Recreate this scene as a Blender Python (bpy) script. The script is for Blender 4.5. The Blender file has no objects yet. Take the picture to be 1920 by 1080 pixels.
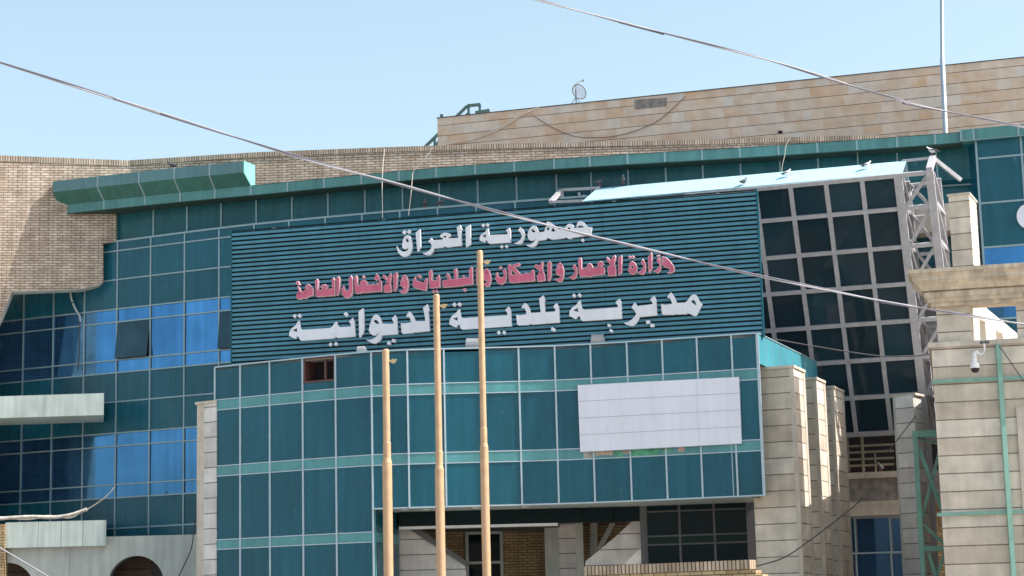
import bpy, bmesh, math, random
from mathutils import Vector, Matrix
random.seed(7)
C = bpy.context.scene.collection
R = math.radians
scene = bpy.context.scene

# ------------------------------------------------------------------ camera
F = 3650.0                                   # focal length in pixels of a 1920 wide frame
def nz(v): return Vector(v).normalized()
_u = nz((450 - 960, 540 + 20300, -F))        # world up seen from the camera (pitch 9.9 deg, roll 1.4 deg)
_f = Vector((0, 0, -1))
_Y = (_f - _u * _f.dot(_u)).normalized()
_X = _Y.cross(_u)
ROT = Matrix((_X, _Y, _u))
CAM = Vector((0, 0, 1.6))
cam = bpy.data.cameras.new('camera'); cam_o = bpy.data.objects.new('camera', cam); C.objects.link(cam_o)
cam.sensor_width = 36; cam.lens = 36 * F / 1920; cam.clip_end = 8000; cam.clip_start = .1
cam_o.matrix_world = Matrix.Translation(CAM) @ ROT.to_4x4()
cam.dof.use_dof = True; cam.dof.focus_distance = 53; cam.dof.aperture_fstop = 5.6
scene.camera = cam_o

# ------------------------------------------------------------------ light
SUN_EL, SUN_AZ = R(46), math.atan2(1.0, -0.20)      # sun from the right, a hair in front of the facades
SV = Vector((math.sin(SUN_AZ) * math.cos(SUN_EL), math.cos(SUN_AZ) * math.cos(SUN_EL), math.sin(SUN_EL)))
w = bpy.data.worlds.new('World'); scene.world = w; w.use_nodes = True
nt = w.node_tree; bg = nt.nodes['Background']
sky = nt.nodes.new('ShaderNodeTexSky'); sky.sky_type = 'NISHITA'; sky.sun_disc = False
sky.sun_elevation = SUN_EL; sky.sun_rotation = SUN_AZ
sky.altitude = 0; sky.air_density = 1.0; sky.dust_density = 3.0; sky.ozone_density = .55
hsv = nt.nodes.new('ShaderNodeHueSaturation'); hsv.inputs['Hue'].default_value = .474; hsv.inputs['Saturation'].default_value = .82     # hazy, milky air
nt.links.new(sky.outputs[0], hsv.inputs['Color']); nt.links.new(hsv.outputs[0], bg.inputs[0]); bg.inputs[1].default_value = 0.125
sun = bpy.data.lights.new('sun', 'SUN'); sun_o = bpy.data.objects.new('sun', sun); C.objects.link(sun_o)
sun.energy = 3.5; sun.angle = R(0.5); sun.color = (1.0, .95, .87)
sun_o.rotation_euler = SV.to_track_quat('Z', 'Y').to_euler(); sun_o.location = (30, 20, 40)
scene.view_settings.view_transform = 'Standard'; scene.view_settings.look = 'None'
scene.view_settings.exposure = 1.1; scene.view_settings.gamma = 1
scene.cycles.max_bounces = 6

# ------------------------------------------------------------------ survey helpers: photo pixel -> point of the place
def ray(x, y): return ROT @ Vector((x - 960, 540 - y, -F))
def atz(x, y, z):
    d = ray(x, y); return CAM + d * ((z - 1.6) / d.z)
def aty(x, y, Y):
    d = ray(x, y); return CAM + d * (Y / d.y)
def atp(x, y, P, n):
    d = ray(x, y); return CAM + d * ((Vector(P) - CAM).dot(n) / d.dot(n))
def hd(rot): return Vector((math.cos(R(rot)), -math.sin(R(rot)), 0))      # facade direction, left to right
def fn(rot): return Vector((-math.sin(R(rot)), -math.cos(R(rot)), 0))     # its outward normal
def P2(p): return Vector((p[0], p[1], 0))
def march(P0, pix, rots):
    out = [P2(P0)]
    for (x, y), r in zip(pix, rots):
        d = ray(x, y); h = hd(r); p = out[-1]
        den = h.x * d.y - h.y * d.x
        s = -(p.x * d.y - p.y * d.x) / den
        out.append(p + h * s)
    return out
def zp(x, y, P):                                    # height on the vertical through P seen in row y
    d = ray(x, y); return 1.6 + d.z * (P.y / d.y)
def hit(x, y, poly):
    d = ray(x, y)
    for i, (a, b) in enumerate(zip(poly, poly[1:])):
        h = b - a; den = h.x * d.y - h.y * d.x
        s = -(a.x * d.y - a.y * d.x) / den
        if (s >= -1e-6 or i == 0) and (s <= 1 + 1e-6 or i == len(poly) - 2): return a + h * s
def offs(poly, o):                                  # polyline moved outwards by o
    out = []
    for i, p in enumerate(poly):
        a = poly[max(i - 1, 0)]; b = poly[min(i + 1, len(poly) - 1)]
        h = (b - a).normalized(); out.append(p + Vector((h.y, -h.x, 0)) * o)
    return out

# ------------------------------------------------------------------ mesh builder
class MB:
    def __init__(s, T=None): s.v = []; s.f = []; s.t = []; s.m = []; s.T = T; s.sm = []
    def add(s, verts, faces, tint=1.0, mi=0, smooth=False):
        o = len(s.v); s.v += [Vector(p) for p in verts]
        for f in faces:
            s.f.append([o + i for i in f]); s.t.append(tint); s.m.append(mi); s.sm.append(smooth)
    def quad(s, a, b, c, d, tint=1.0, mi=0): s.add([a, b, c, d], [(0, 1, 2, 3)], tint, mi)
    def hexa(s, p, tint=1.0, mi=0):                 # p: 4 front (ccw from lower left) + 4 back
        s.add(p, [(0, 1, 2, 3), (5, 4, 7, 6), (4, 0, 3, 7), (1, 5, 6, 2), (3, 2, 6, 7), (4, 5, 1, 0)], tint, mi)
    def vslab(s, A, B, z0, z1, o=0.0, t=.05, tint=1.0, mi=0, ma=0, mb=0, z0b=None, z1b=None):
        A = P2(A); B = P2(B); h = (B - A).normalized(); n = Vector((h.y, -h.x, 0))
        A = A + h * ma; B = B - h * mb
        z0b = z0 if z0b is None else z0b; z1b = z1 if z1b is None else z1b
        f = [A + n * o, B + n * o, B + n * o, A + n * o]; b = [p - n * t for p in f]; zs = (z0, z0b, z1b, z1)
        s.hexa([Vector((p.x, p.y, z)) for p, z in zip(f + b, zs + zs)], tint, mi)
    def box(s, x0, x1, y0, y1, z0, z1, tint=1.0, mi=0):
        s.hexa([(x0, y0, z0), (x1, y0, z0), (x1, y0, z1), (x0, y0, z1), (x0, y1, z0), (x1, y1, z0), (x1, y1, z1), (x0, y1, z1)], tint, mi)
    def prism(s, poly, ext, tint=1.0, mi=0):        # planar outline (ccw seen from outside) extruded by ext
        n = len(poly); p = [Vector(q) for q in poly]; e = Vector(ext)
        s.add(p + [q + e for q in p], [tuple(range(n)), tuple(range(2 * n - 1, n - 1, -1))] +
              [((i + 1) % n, i, n + i, n + (i + 1) % n) for i in range(n)], tint, mi)
    def bar(s, p, q, wv, hv, tint=1.0, mi=0):       # bar p->q with half-extent vectors
        p = Vector(p); q = Vector(q); a = Vector(wv); b = Vector(hv)
        s.hexa([p - a - b, q - a - b, q - a + b, p - a + b, p + a - b, q + a - b, q + a + b, p + a + b], tint, mi)
    def beam(s, p, q, w_, h_=None, up=(0, 0, 1), tint=1.0, mi=0):
        p = Vector(p); q = Vector(q); d = (q - p).normalized(); up = Vector(up)
        if abs(d.dot(up)) > .95: up = Vector((0, 1, 0))
        a = d.cross(up).normalized(); b = a.cross(d).normalized()
        s.bar(p, q, a * w_ / 2, b * (h_ or w_) / 2, tint, mi)
    def tube(s, path, r, n=8, tint=1.0, mi=0, cap=True):
        path = [Vector(p) for p in path]; k = len(path); rr = r if isinstance(r, (list, tuple)) else [r] * k
        vs = []; ref = Vector((0, 0, 1))
        for i, p in enumerate(path):
            d = (path[min(i + 1, k - 1)] - path[max(i - 1, 0)]).normalized()
            rf = ref if abs(d.dot(ref)) < .9 else Vector((0, 1, 0))
            a = d.cross(rf).normalized(); b = a.cross(d)
            vs += [p + (a * math.cos(2 * math.pi * j / n) + b * math.sin(2 * math.pi * j / n)) * rr[i] for j in range(n)]
        fs = [(i * n + j, i * n + (j + 1) % n, (i + 1) * n + (j + 1) % n, (i + 1) * n + j) for i in range(k - 1) for j in range(n)]
        s.add(vs, fs, tint, mi, True)
        if cap:
            s.add(vs[:n], [tuple(range(n - 1, -1, -1))], tint, mi); s.add(vs[-n:], [tuple(range(n))], tint, mi)
    def lathe(s, c, prof, n=16, tint=1.0, mi=0):    # prof: (r, z) upwards
        c = Vector(c)
        for (r0, z0), (r1, z1) in zip(prof, prof[1:]):
            vs = [c + Vector((r * math.cos(2 * math.pi * j / n), r * math.sin(2 * math.pi * j / n), z)) for r, z in ((r0, z0), (r1, z1)) for j in range(n)]
            s.add(vs, [(j, (j + 1) % n, n + (j + 1) % n, n + j) for j in range(n)], tint, mi, True)
        for r, z, fl in ((prof[0][0], prof[0][1], 1), (prof[-1][0], prof[-1][1], 0)):
            if r > 1e-4:
                vs = [c + Vector((r * math.cos(2 * math.pi * j / n), r * math.sin(2 * math.pi * j / n), z)) for j in range(n)]
                s.add(vs, [tuple(range(n - 1, -1, -1)) if fl else tuple(range(n))], tint, mi)

KS = [1.0]                                       # size factor, about the eye point, for the entrance block and the stone wing
def ks(p):
    p = Vector(p); k = KS[0]; q = CAM + (p - CAM) * k
    if p.z <= .001: q.z = p.z
    return q
def root_loc(p):
    while p.parent: p = p.parent
    return p.location.copy()
def build(name, mb, mats, parent=None, label=None, loc=None):
    mats = mats if isinstance(mats, (list, tuple)) else [mats]
    off = root_loc(parent) if parent else Vector(loc if loc is not None else (0, 0, 0))
    me = bpy.data.meshes.new(name)
    if KS[0] != 1: mb.v = [ks(p) for p in mb.v]; off = off if parent else ks(off)
    me.from_pydata([p - off for p in mb.v], [], mb.f)
    for m in mats: me.materials.append(m)
    me.uv_layers.new(name='uv'); me.color_attributes.new('tint', 'FLOAT_COLOR', 'CORNER')
    uv = me.uv_layers['uv']; ca = me.color_attributes['tint']
    Z = Vector((0, 0, 1))
    for p, t, mi, sm in zip(me.polygons, mb.t, mb.m, mb.sm):
        p.material_index = mi; p.use_smooth = sm
        n = p.normal; T = Vector(mb.T) if mb.T is not None else (Z.cross(n) if abs(n.z) < .85 else Vector((1, 0, 0)))
        T = T.normalized(); B = n.cross(T).normalized() if abs(n.dot(T)) < .9 else Vector((1, 0, 0))
        if abs(n.dot(T)) > .9: T = Z.cross(n).normalized(); B = n.cross(T)
        for li in p.loop_indices:
            co = me.vertices[me.loops[li].vertex_index].co + off
            uv.data[li].uv = (co.dot(T), co.z if abs(n.z) < .85 else co.dot(B))
            ca.data[li].color = (t, t, t, 1)
    o = bpy.data.objects.new(name, me); C.objects.link(o)
    if parent: o.parent = parent
    else: o.location = off
    if label: o['label'] = label
    return o
def thing(name, label, cat, loc, group=None):
    o = bpy.data.objects.new(name, None); C.objects.link(o); o.location = ks(loc); o.empty_display_size = .3
    o['label'] = label; o['category'] = cat
    if group: o['group'] = group
    return o
def tag(o, label, cat, group=None):
    o['label'] = label; o['category'] = cat
    if group: o['group'] = group
    return o
def dup(root, loc, rz=0, label=None, sc=1):
    r = root.copy(); C.objects.link(r); r.location = loc; r.rotation_euler = (0, 0, rz); r.scale = (sc,) * 3
    if label: r['label'] = label
    for ch in list(root.children):
        c = ch.copy(); C.objects.link(c); c.parent = r
        for g in ch.children:
            d = g.copy(); C.objects.link(d); d.parent = c
    return r
def tint(a=.1): return 1 + random.uniform(-a, a)

# ------------------------------------------------------------------ materials
def _mat(name):
    m = bpy.data.materials.new(name); m.use_nodes = True
    return m, m.node_tree, m.node_tree.nodes, m.node_tree.links, m.node_tree.nodes['Principled BSDF']
def _scale(N, L, col, fac):
    v = N.new('ShaderNodeVectorMath'); v.operation = 'SCALE'; L.new(col, v.inputs[0]); L.new(fac, v.inputs['Scale']); return v.outputs[0]
def _range(N, L, x, lo, hi, a=.3, b=.7):
    r = N.new('ShaderNodeMapRange'); L.new(x, r.inputs[0]); r.inputs[1].default_value = a; r.inputs[2].default_value = b
    r.inputs[3].default_value = lo; r.inputs[4].default_value = hi; return r.outputs[0]
def _noise(N, L, sc, scale, detail=4):
    tc = N.new('ShaderNodeTexCoord'); mp = N.new('ShaderNodeMapping'); mp.inputs['Scale'].default_value = sc
    L.new(tc.outputs['Object'], mp.inputs[0]); n = N.new('ShaderNodeTexNoise'); n.inputs['Scale'].default_value = scale
    n.inputs['Detail'].default_value = detail; L.new(mp.outputs[0], n.inputs['Vector']); return n.outputs['Fac']
def _finish(N, L, b, col, var, vs, streak, bump, bh=None, rough=.5, rvar=.0):
    at = N.new('ShaderNodeAttribute'); at.attribute_name = 'tint'
    col = _scale(N, L, col, at.outputs['Fac'])
    if var: col = _scale(N, L, col, _range(N, L, _noise(N, L, (1, 1, 1), vs), 1 - var, 1 + var))
    if streak: col = _scale(N, L, col, _range(N, L, _noise(N, L, (5, 5, .35), 1.3, 5), 1 - streak, 1 + streak * .6))
    L.new(col, b.inputs['Base Color'])
    if rvar:
        L.new(_range(N, L, _noise(N, L, (2, 2, .8), 2.0, 5), max(rough - rvar, .02), rough + rvar), b.inputs['Roughness'])
    else: b.inputs['Roughness'].default_value = rough
    if bump or bh is not None:
        bp = N.new('ShaderNodeBump'); bp.inputs['Strength'].default_value = .6; bp.inputs['Distance'].default_value = .015
        h = bh if bh is not None else _noise(N, L, (1, 1, 1), bump, 5)
        L.new(h, bp.inputs['Height']); L.new(bp.outputs[0], b.inputs['Normal'])
def M(name, col, rough=.5, metal=0, var=.08, vs=1.2, streak=0, bump=0, spec=.5, rvar=0, speck=None):
    m, t, N, L, b = _mat(name)
    c = N.new('ShaderNodeRGB'); c.outputs[0].default_value = (*col, 1)
    b.inputs['Metallic'].default_value = metal; b.inputs['Specular IOR Level'].default_value = spec
    col_ = c.outputs[0]
    if speck:                                    # droppings, scuffs and dried runs
        mx = N.new('ShaderNodeMix'); mx.data_type = 'RGBA'; L.new(_range(N, L, _noise(N, L, (3, 3, .9), 3.3, 3), 0, .55, .715, .76), mx.inputs[0]); L.new(col_, mx.inputs[6]); mx.inputs[7].default_value = (*speck, 1); col_ = mx.outputs[2]
    _finish(N, L, b, col_, var, vs, streak, bump, rough=rough, rvar=rvar); return m
def BR(name, c1, c2, mortar, bw, rh, ms, off=.5, rough=.85, var=.12, streak=.1, blotch=None, bias=0):
    m, t, N, L, b = _mat(name)
    uv = N.new('ShaderNodeUVMap'); uv.uv_map = 'uv'
    br = N.new('ShaderNodeTexBrick'); L.new(uv.outputs[0], br.inputs['Vector'])
    br.offset = off; br.inputs['Scale'].default_value = 1; br.inputs['Brick Width'].default_value = bw
    br.inputs['Row Height'].default_value = rh; br.inputs['Mortar Size'].default_value = ms; br.inputs['Mortar Smooth'].default_value = .1
    br.inputs['Bias'].default_value = bias
    br.inputs['Color1'].default_value = (*c1, 1); br.inputs['Color2'].default_value = (*c2, 1); br.inputs['Mortar'].default_value = (*mortar, 1)
    col = br.outputs['Color']
    if blotch:
        mx = N.new('ShaderNodeMix'); mx.data_type = 'RGBA'
        L.new(_range(N, L, _noise(N, L, (.6, .6, 1.6), 1.1, 5), 0, .75, .42, .62), mx.inputs[0]); L.new(col, mx.inputs[6]); mx.inputs[7].default_value = (*blotch, 1)
        m2 = N.new('ShaderNodeMix'); m2.data_type = 'RGBA'; L.new(br.outputs['Fac'], m2.inputs[0]); L.new(mx.outputs[2], m2.inputs[6]); m2.inputs[7].default_value = (*mortar, 1)
        col = m2.outputs[2]
    inv = N.new('ShaderNodeMath'); inv.operation = 'SUBTRACT'; inv.inputs[0].default_value = 1; L.new(br.outputs['Fac'], inv.inputs[1])
    _finish(N, L, b, col, var, 2.5, streak, 0, inv.outputs[0], rough=rough); b.inputs['Specular IOR Level'].default_value = .2
    return m
def ST(name):
    m, t, N, L, b = _mat(name)
    uv = N.new('ShaderNodeUVMap'); uv.uv_map = 'uv'
    def brk(bw, ms, off, c1, c2):
        br = N.new('ShaderNodeTexBrick'); L.new(uv.outputs[0], br.inputs['Vector']); br.offset = off; br.offset_frequency = 3; br.squash = .7; br.squash_frequency = 2
        for k, v in (('Scale', 1), ('Brick Width', bw), ('Row Height', .352), ('Mortar Size', ms), ('Mortar Smooth', .1)): br.inputs[k].default_value = v
        br.inputs['Color1'].default_value = (*c1, 1); br.inputs['Color2'].default_value = (*c2, 1); br.inputs['Mortar'].default_value = (*c1, 1); return br
    def mix(f, a, c):
        mx = N.new('ShaderNodeMix'); mx.data_type = 'RGBA'; L.new(f, mx.inputs[0]); L.new(a, mx.inputs[6])
        if isinstance(c, tuple): mx.inputs[7].default_value = (*c, 1)
        else: L.new(c, mx.inputs[7])
        return mx.outputs[2]
    b1 = brk(.83, 0, .37, (.63, .52, .43), (.61, .56, .51)); b2 = brk(.61, 0, .63, (0, 0, 0), (1, 1, 1)); b3 = brk(60, .011, 0, (0, 0, 0), (0, 0, 0))
    v = N.new('ShaderNodeMath'); v.operation = 'MULTIPLY'; L.new(b2.outputs['Color'], v.inputs[0]); L.new(_range(N, L, _noise(N, L, (1, 1, 2.2), 1.4, 6), .4, 1, .38, .60), v.inputs[1])
    col = mix(v.outputs[0], b1.outputs['Color'], (.58, .395, .265)); col = mix(b3.outputs['Fac'], col, (.20, .15, .115))
    inv = N.new('ShaderNodeMath'); inv.operation = 'SUBTRACT'; inv.inputs[0].default_value = 1; L.new(b3.outputs['Fac'], inv.inputs[1])
    _finish(N, L, b, col, .10, 3.0, .03, 0, inv.outputs[0], rough=.85); b.inputs['Specular IOR Level'].default_value = .2; return m
teal = M('teal_cladding', (.008, .090, .132), .26, 0, .12, .6, .16, 0, .36, .08, (.20, .25, .26))
teal_up = M('dark_teal_cladding', (.010, .094, .116), .30, 0, .14, .8, .22, 0, .34, .08, (.16, .22, .22))
band = M('pale_teal_band', (.078, .265, .285), .4, 0, .12, 2.0, .12)
cor_m = M('cornice_teal', (.070, .215, .215), .45, 0, .10, 1.5, .18)
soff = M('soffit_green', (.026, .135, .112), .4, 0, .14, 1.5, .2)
alu = M('aluminium', (.25, .355, .395), .4, .2, .06, 4)
alu_w = M('white_trim', (.72, .76, .80), .45, 0, .06, 4)
blue = M('blue_glass', (.062, .205, .43), .07, .85, .16, .9, .14, 0, .5, .04)
dglass = M('dark_glass', (.018, .042, .058), .05, 0, .2, .6, 0, 0, .13)
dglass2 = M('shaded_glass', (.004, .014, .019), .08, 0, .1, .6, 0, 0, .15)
wglass = M('door_glass_blue', (.02, .07, .16), .05, .5, .1, .6)
brick = BR('tan_brick', (.42, .33, .255), (.56, .48, .40), (.15, .125, .105), .27, .0775, .011, .5, .9, .16, .22)
brick2 = BR('yellow_brick', (.34, .24, .13), (.46, .35, .20), (.14, .10, .065), .25, .078, .010, .5, .9, .12, .12)
coping = BR('soldier_course', (.34, .28, .22), (.48, .41, .34), (.11, .09, .08), .075, .6, .012, 0, .9, .16, .2)
stone = BR('stone_courses', (.49, .425, .345), (.64, .58, .50), (.19, .16, .135), 60, .393, .013, 0, .8, .16, .11)
stone_w = BR('pale_stone_courses', (.52, .50, .48), (.66, .64, .62), (.19, .18, .165), 60, .393, .013, 0, .8, .14, .10)
stone_t = ST('weathered_stone')
stone_p = M('plain_stone', (.51, .455, .385), .8, 0, .14, 3, .16, 12)
concrete = M('rough_concrete', (.24, .22, .20), .9, 0, .3, 5, .15, 14)
pale = M('pale_cladding', (.47, .54, .51), .5, 0, .10, 1.6, .20)
palew = M('pale_render', (.52, .54, .50), .8, 0, .09, 1.5, .14)
steel = M('grey_painted_steel', (.42, .415, .44), .5, .1, .10, 6, .10)
sheet = M('light_roof_sheet', (.36, .57, .65), .5, 0, .06, 2)
green_s = M('green_painted_steel', (.11, .25, .20), .45, 0, .12, 4, .15)
pole_m = M('tan_painted_steel', (.48, .31, .185), .45, 0, .10, 6, .10)
white = M('white_panel', (.69, .715, .81), .4, 0, .035, 1.5, .06, 0, .5, 0, (.40, .36, .30))
letter = M('white_letter', (.66, .68, .74), .45, 0, .05, 2, .05)
red_l = M('red_letter', (.52, .11, .19), .5, 0, .1, 3, .1)
pink_l = M('pink_letter_edge', (.62, .42, .46), .5, 0, .1, 3)
slat_m = M('blue_green_louvre', (.050, .195, .27), .42, 0, .10, 2.5, .10)
dark_n = M('dark_navy', (.003, .012, .026), .6, 0, .1, 2)
black = M('black_void', (.012, .010, .011), .9, 0, .1, 2)
brown = M('brown_frame', (.10, .045, .04), .6, 0, .1, 3)
greyd = M('dark_grey', (.09, .09, .10), .6, 0, .1, 3)
plast = M('white_plastic', (.75, .75, .76), .35, 0, .03, 3)
galv = M('galvanised', (.40, .46, .52), .4, .5, .08, 6)
wire_w = M('pale_wire', (.66, .60, .52), .6, 0, .1, 3)
wire_d = M('dark_wire', (.06, .055, .06), .6, 0, .1, 3)
cab_d = M('cable_dark', (.10, .10, .14), .5, 0, .1, 3)
cab_w = M('cable_pale', (.34, .34, .38), .5, 0, .1, 3)
roofm = M('roof_felt', (.22, .20, .18), .9, 0, .15, 1)
ground_m = M('dusty_paving', (.34, .31, .27), .9, 0, .15, .5)
pig_w = M('pigeon_white', (.72, .72, .74), .7, 0, .1, 12)
pig_d = M('pigeon_slate', (.07, .075, .09), .6, 0, .25, 12)
legs_m = M('pigeon_leg', (.45, .12, .10), .6)
# ------------------------------------------------------------------ ground
gm = MB(); gm.add([(-3000, -3000, 0), (3000, -3000, 0), (3000, 3000, 0), (-3000, 3000, 0)], [(0, 1, 2, 3)])
g = build('ground', gm, ground_m); g['kind'] = 'structure'

# ================================================================== main building
bld = thing('municipal_building', 'large teal clad office building with blue strip windows, brick wing and bulging entrance block', 'building', (-2, 57, 0))

# --- plan of the lower curtain wall (left leg), master curve
Pa = Vector((-9.70, 56.81, 0))
colL = [(282.5, 572), (220, 579.5), (159, 585.5), (101, 592.5), (45, 598.7), (-12, 604.5), (-70, 611)]
left = march(Pa, colL, [25.2] * 7)[::-1]
colR = [(411, 558.7), (476.7, 424), (542, 418), (610, 411), (679, 403), (749.7, 397.5), (820.7, 391.5), (893, 386), (966, 381), (1040, 375)]
right_ = march(Pa, colR, [24.8, 22, 19, 18, 17, 16, 15, 14, 13.5, 13])
colR2 = [(1110, 369), (1180, 364), (1250, 358), (1320, 353), (1390, 348), (1464, 343), (1536, 338), (1610, 333), (1684, 328), (1757, 322), (1831, 317)]
far_ = march(right_[-1], colR2, [11, 10.5, 10, 9.5, 9, 8.5, 8.5, 8.5, 9, 9.5, 10])
CW = left[:-1] + right_ + far_[1:]              # whole curtain plan, left to right
iA = len(left) - 1                              # index of the anchor column (pixel 346)
A0 = Pa
zz = {k: zp(346, y, A0) for k, y in dict(A=436.5, B=454.5, Cc=509.5, wt=565.5, w1=590.5, w2=663, wb=687, D=742.5, vt=802, v1=827, v2=900.6, vb=925.6, E=983.8, bot=1010.7).items()}
cw = MB(); mg = MB()
wins = []
rows_sp = [('B', 'A'), ('Cc', 'B'), ('wt', 'Cc'), ('D', 'wb'), ('vt', 'D'), ('E', 'vb'), ('bot', 'E')]
last_low = iA + 1                               # lower rows run to the column at pixel 411 and half a bay on
for i in range(len(CW) - 1):
    a, b = CW[i], CW[i + 1]; h = (b - a).normalized(); za_, zb2_ = zz['A'], zz['B']
    if i >= 26: a, b = a * 1.02, b * 1.02; za_, zb2_ = [1.6 + (q - 1.6) * 1.02 for q in (za_, zb2_)]
    hidden_mid = 19 <= i < 26
    if i <= last_low:
        rows = rows_sp
    else: rows = [('Cc', 'B'), ('B', 'A')] if not hidden_mid else []
    for lo, hi in rows:
        if i >= 26: continue
        cw.vslab(a, b, zz[lo], zz[hi], 0, .06, tint(.10), ma=.008, mb=.008)
    if i <= last_low: wins.append((a, b, i))
    if i >= 26:                                 # plain bays right of the canopy
        for lo, hi in ((11.75, zb2_), (zb2_, za_), (10.7, 11.75)): cw.vslab(a, b, lo, hi, 0, .06, tint(.08), ma=.008, mb=.008)
    z0 = zz['bot'] if i <= last_low else (zz['Cc'] if i < 26 else 10.7)
    if not hidden_mid:
        mg.vslab(a - h * .021, a + h * .021, z0, za_ + .02, .03, .035)
        for k in (('A', 'B', 'Cc', 'wt', 'w1', 'w2', 'wb', 'D', 'vt', 'v1', 'v2', 'vb', 'E', 'bot') if i <= last_low else ('A', 'B')):
            zk = zz[k] if i < 26 else {'A': za_, 'B': zb2_}[k]
            mg.vslab(a, b, zk - .02, zk + .02, .026, .03, ma=.021, mb=.021)
curtain = build('curtain_wall', cw, teal, bld)
build('mullion_grid', mg, alu, curtain)
for a, b, i in wins:
    for t_, s1, s2, b_ in (('wt', 'w1', 'w2', 'wb'), ('vt', 'v1', 'v2', 'vb')):
        mb = MB()
        for lo, hi in ((s1, t_), (b_, s2)):
            j = random.uniform(-.006, .006)
            mb.vslab(a, b, zz[lo] + .025, zz[hi] - .025, -.012 + j * 0, .02, tint(.06), ma=.03, mb=.03)
        opened = (i in (5, 8) and t_ == 'wt')
        if not opened: mb.vslab(a, b, zz[s2] + .025, zz[s1] - .025, -.012, .02, tint(.08), ma=.03, mb=.03)
        wo = build('window', mb, blue, bld)
        if opened:                              # top hung sash pushed open a hand's width: its dark reflection is put into the glass colour
            sb = MB(); A_ = P2(a); B_ = P2(b); h = (B_ - A_).normalized(); n = Vector((h.y, -h.x, 0))
            A_ += h * .03; B_ -= h * .03; zt, zb = zz[s1] - .03, zz[s2] + .03
            p = [A_ + n * .16, B_ + n * .16, B_ + n * .01, A_ + n * .01]
            q = [Vector((p[0].x, p[0].y, zb)), Vector((p[1].x, p[1].y, zb)), Vector((p[2].x, p[2].y, zt)), Vector((p[3].x, p[3].y, zt))]
            sb.hexa(q + [v - n * .02 for v in q]); build('sash', sb, M('sash_glass', (.026, .068, .098), .08, 0, .2, 1.5, .1, 0, .3), wo)
            bk = MB(); bk.vslab(a, b, zz[s2], zz[s1], -.25, .05); build('room_behind', bk, black, wo)

# --- plan of the cornice
ZC = 14.31
cpx = [(126, 400.8), (195, 392.5), (271.7, 385.3), (337.5, 378.3), (403, 372.8), (470, 366.7), (539, 360.3), (607.5, 352.8), (677.5, 346.5), (748, 339.4), (817.5, 333.3), (891, 327.5), (964, 322.4), (1039, 317.5), (1106, 312.6), (1176.7, 308.2), (1246.7, 304), (1316.5, 301), (1387.5, 297), (1460, 291.9), (1533, 287), (1607, 282.5), (1682.5, 277.2), (1754, 271.5), (1803, 267.5)]
for _ in range(3):
    cpx = [cpx[0]] + [(b[0], b[1] * .5 + .5 * (a[1] + (c[1] - a[1]) * (b[0] - a[0]) / (c[0] - a[0]))) for a, b, c in zip(cpx, cpx[1:], cpx[2:])] + [cpx[-1]]
CO = [P2(atz(x, y, ZC)) for x, y in cpx]; c0 = CO[0]
# --- upper recessed wall under the cornice
upx = [(219, 450), (288, 442), (351, 436), (415, 429), (481, 423), (548, 417), (615.6, 411), (685, 403), (755.5, 397), (824.5, 391.5), (896.6, 386), (969.5, 381), (1044.5, 375), (1109.5, 369), (1179, 364), (1249.5, 358), (1319, 353), (1390, 348), (1464, 343), (1535.6, 338), (1610, 333), (1684, 328), (1757.5, 322), (1831.6, 317)]
up_poly = offs(CW, -.10)
UP = []
for x, y in upx:
    p_, q_ = hit(x, y, up_poly), hit(x, y, offs(CO, -.62)); UP.append(p_ if p_.y > q_.y else q_)
uw = MB(); ums = []
for a, b in zip(UP, UP[1:]):
    h = (b - a).normalized()
    uw.vslab(a, b, zz['A'] - .02, ZC + .2, 0, .06, tint(.09), ma=.008, mb=.008)
    um = MB(); ums.append(um); um.vslab(a - h * .022, a + h * .022, zz['A'] + .02, ZC, .03, .035)
u_o = build('upper_wall', uw, teal_up, bld)
for um in ums: build('mullion', um, alu, u_o)
lg = MB()                                       # flat ledge where the pigeons sit
for i, (a, b) in enumerate(zip(CW[3:], CW[4:])):
    k_ = 1.02 if i + 3 >= 26 else 1; zl = 1.6 + (zz['A'] - 1.6) * k_ + .02 / k_ ** 30; lg.vslab(a * k_, b * k_, zl, zl + .014, .03, .45)
build('ledge', lg, alu, bld)

# --- cornice
HC = .29
cm = MB(); cj = MB(); cs = MB()
for i, (a, b) in enumerate(zip(CO, CO[1:])):
    h = (b - a).normalized(); n = Vector((h.y, -h.x, 0))
    cm.vslab(a, b, ZC, ZC + HC, 0, .05, tint(.06), ma=.004, mb=.004)
    if i != 0: cj.vslab(a - h * .025, a + h * .025, ZC + .012, ZC + HC + .005, .012, .02)
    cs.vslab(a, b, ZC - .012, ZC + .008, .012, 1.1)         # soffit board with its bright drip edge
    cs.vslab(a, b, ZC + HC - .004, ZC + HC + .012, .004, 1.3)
corn = build('cornice', cm, cor_m, bld); build('joint_strip', cj, alu, corn); build('soffit', cs, M('cornice_underside', (.02, .055, .045), .6, 0, .2, 2, .3), corn)

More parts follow.
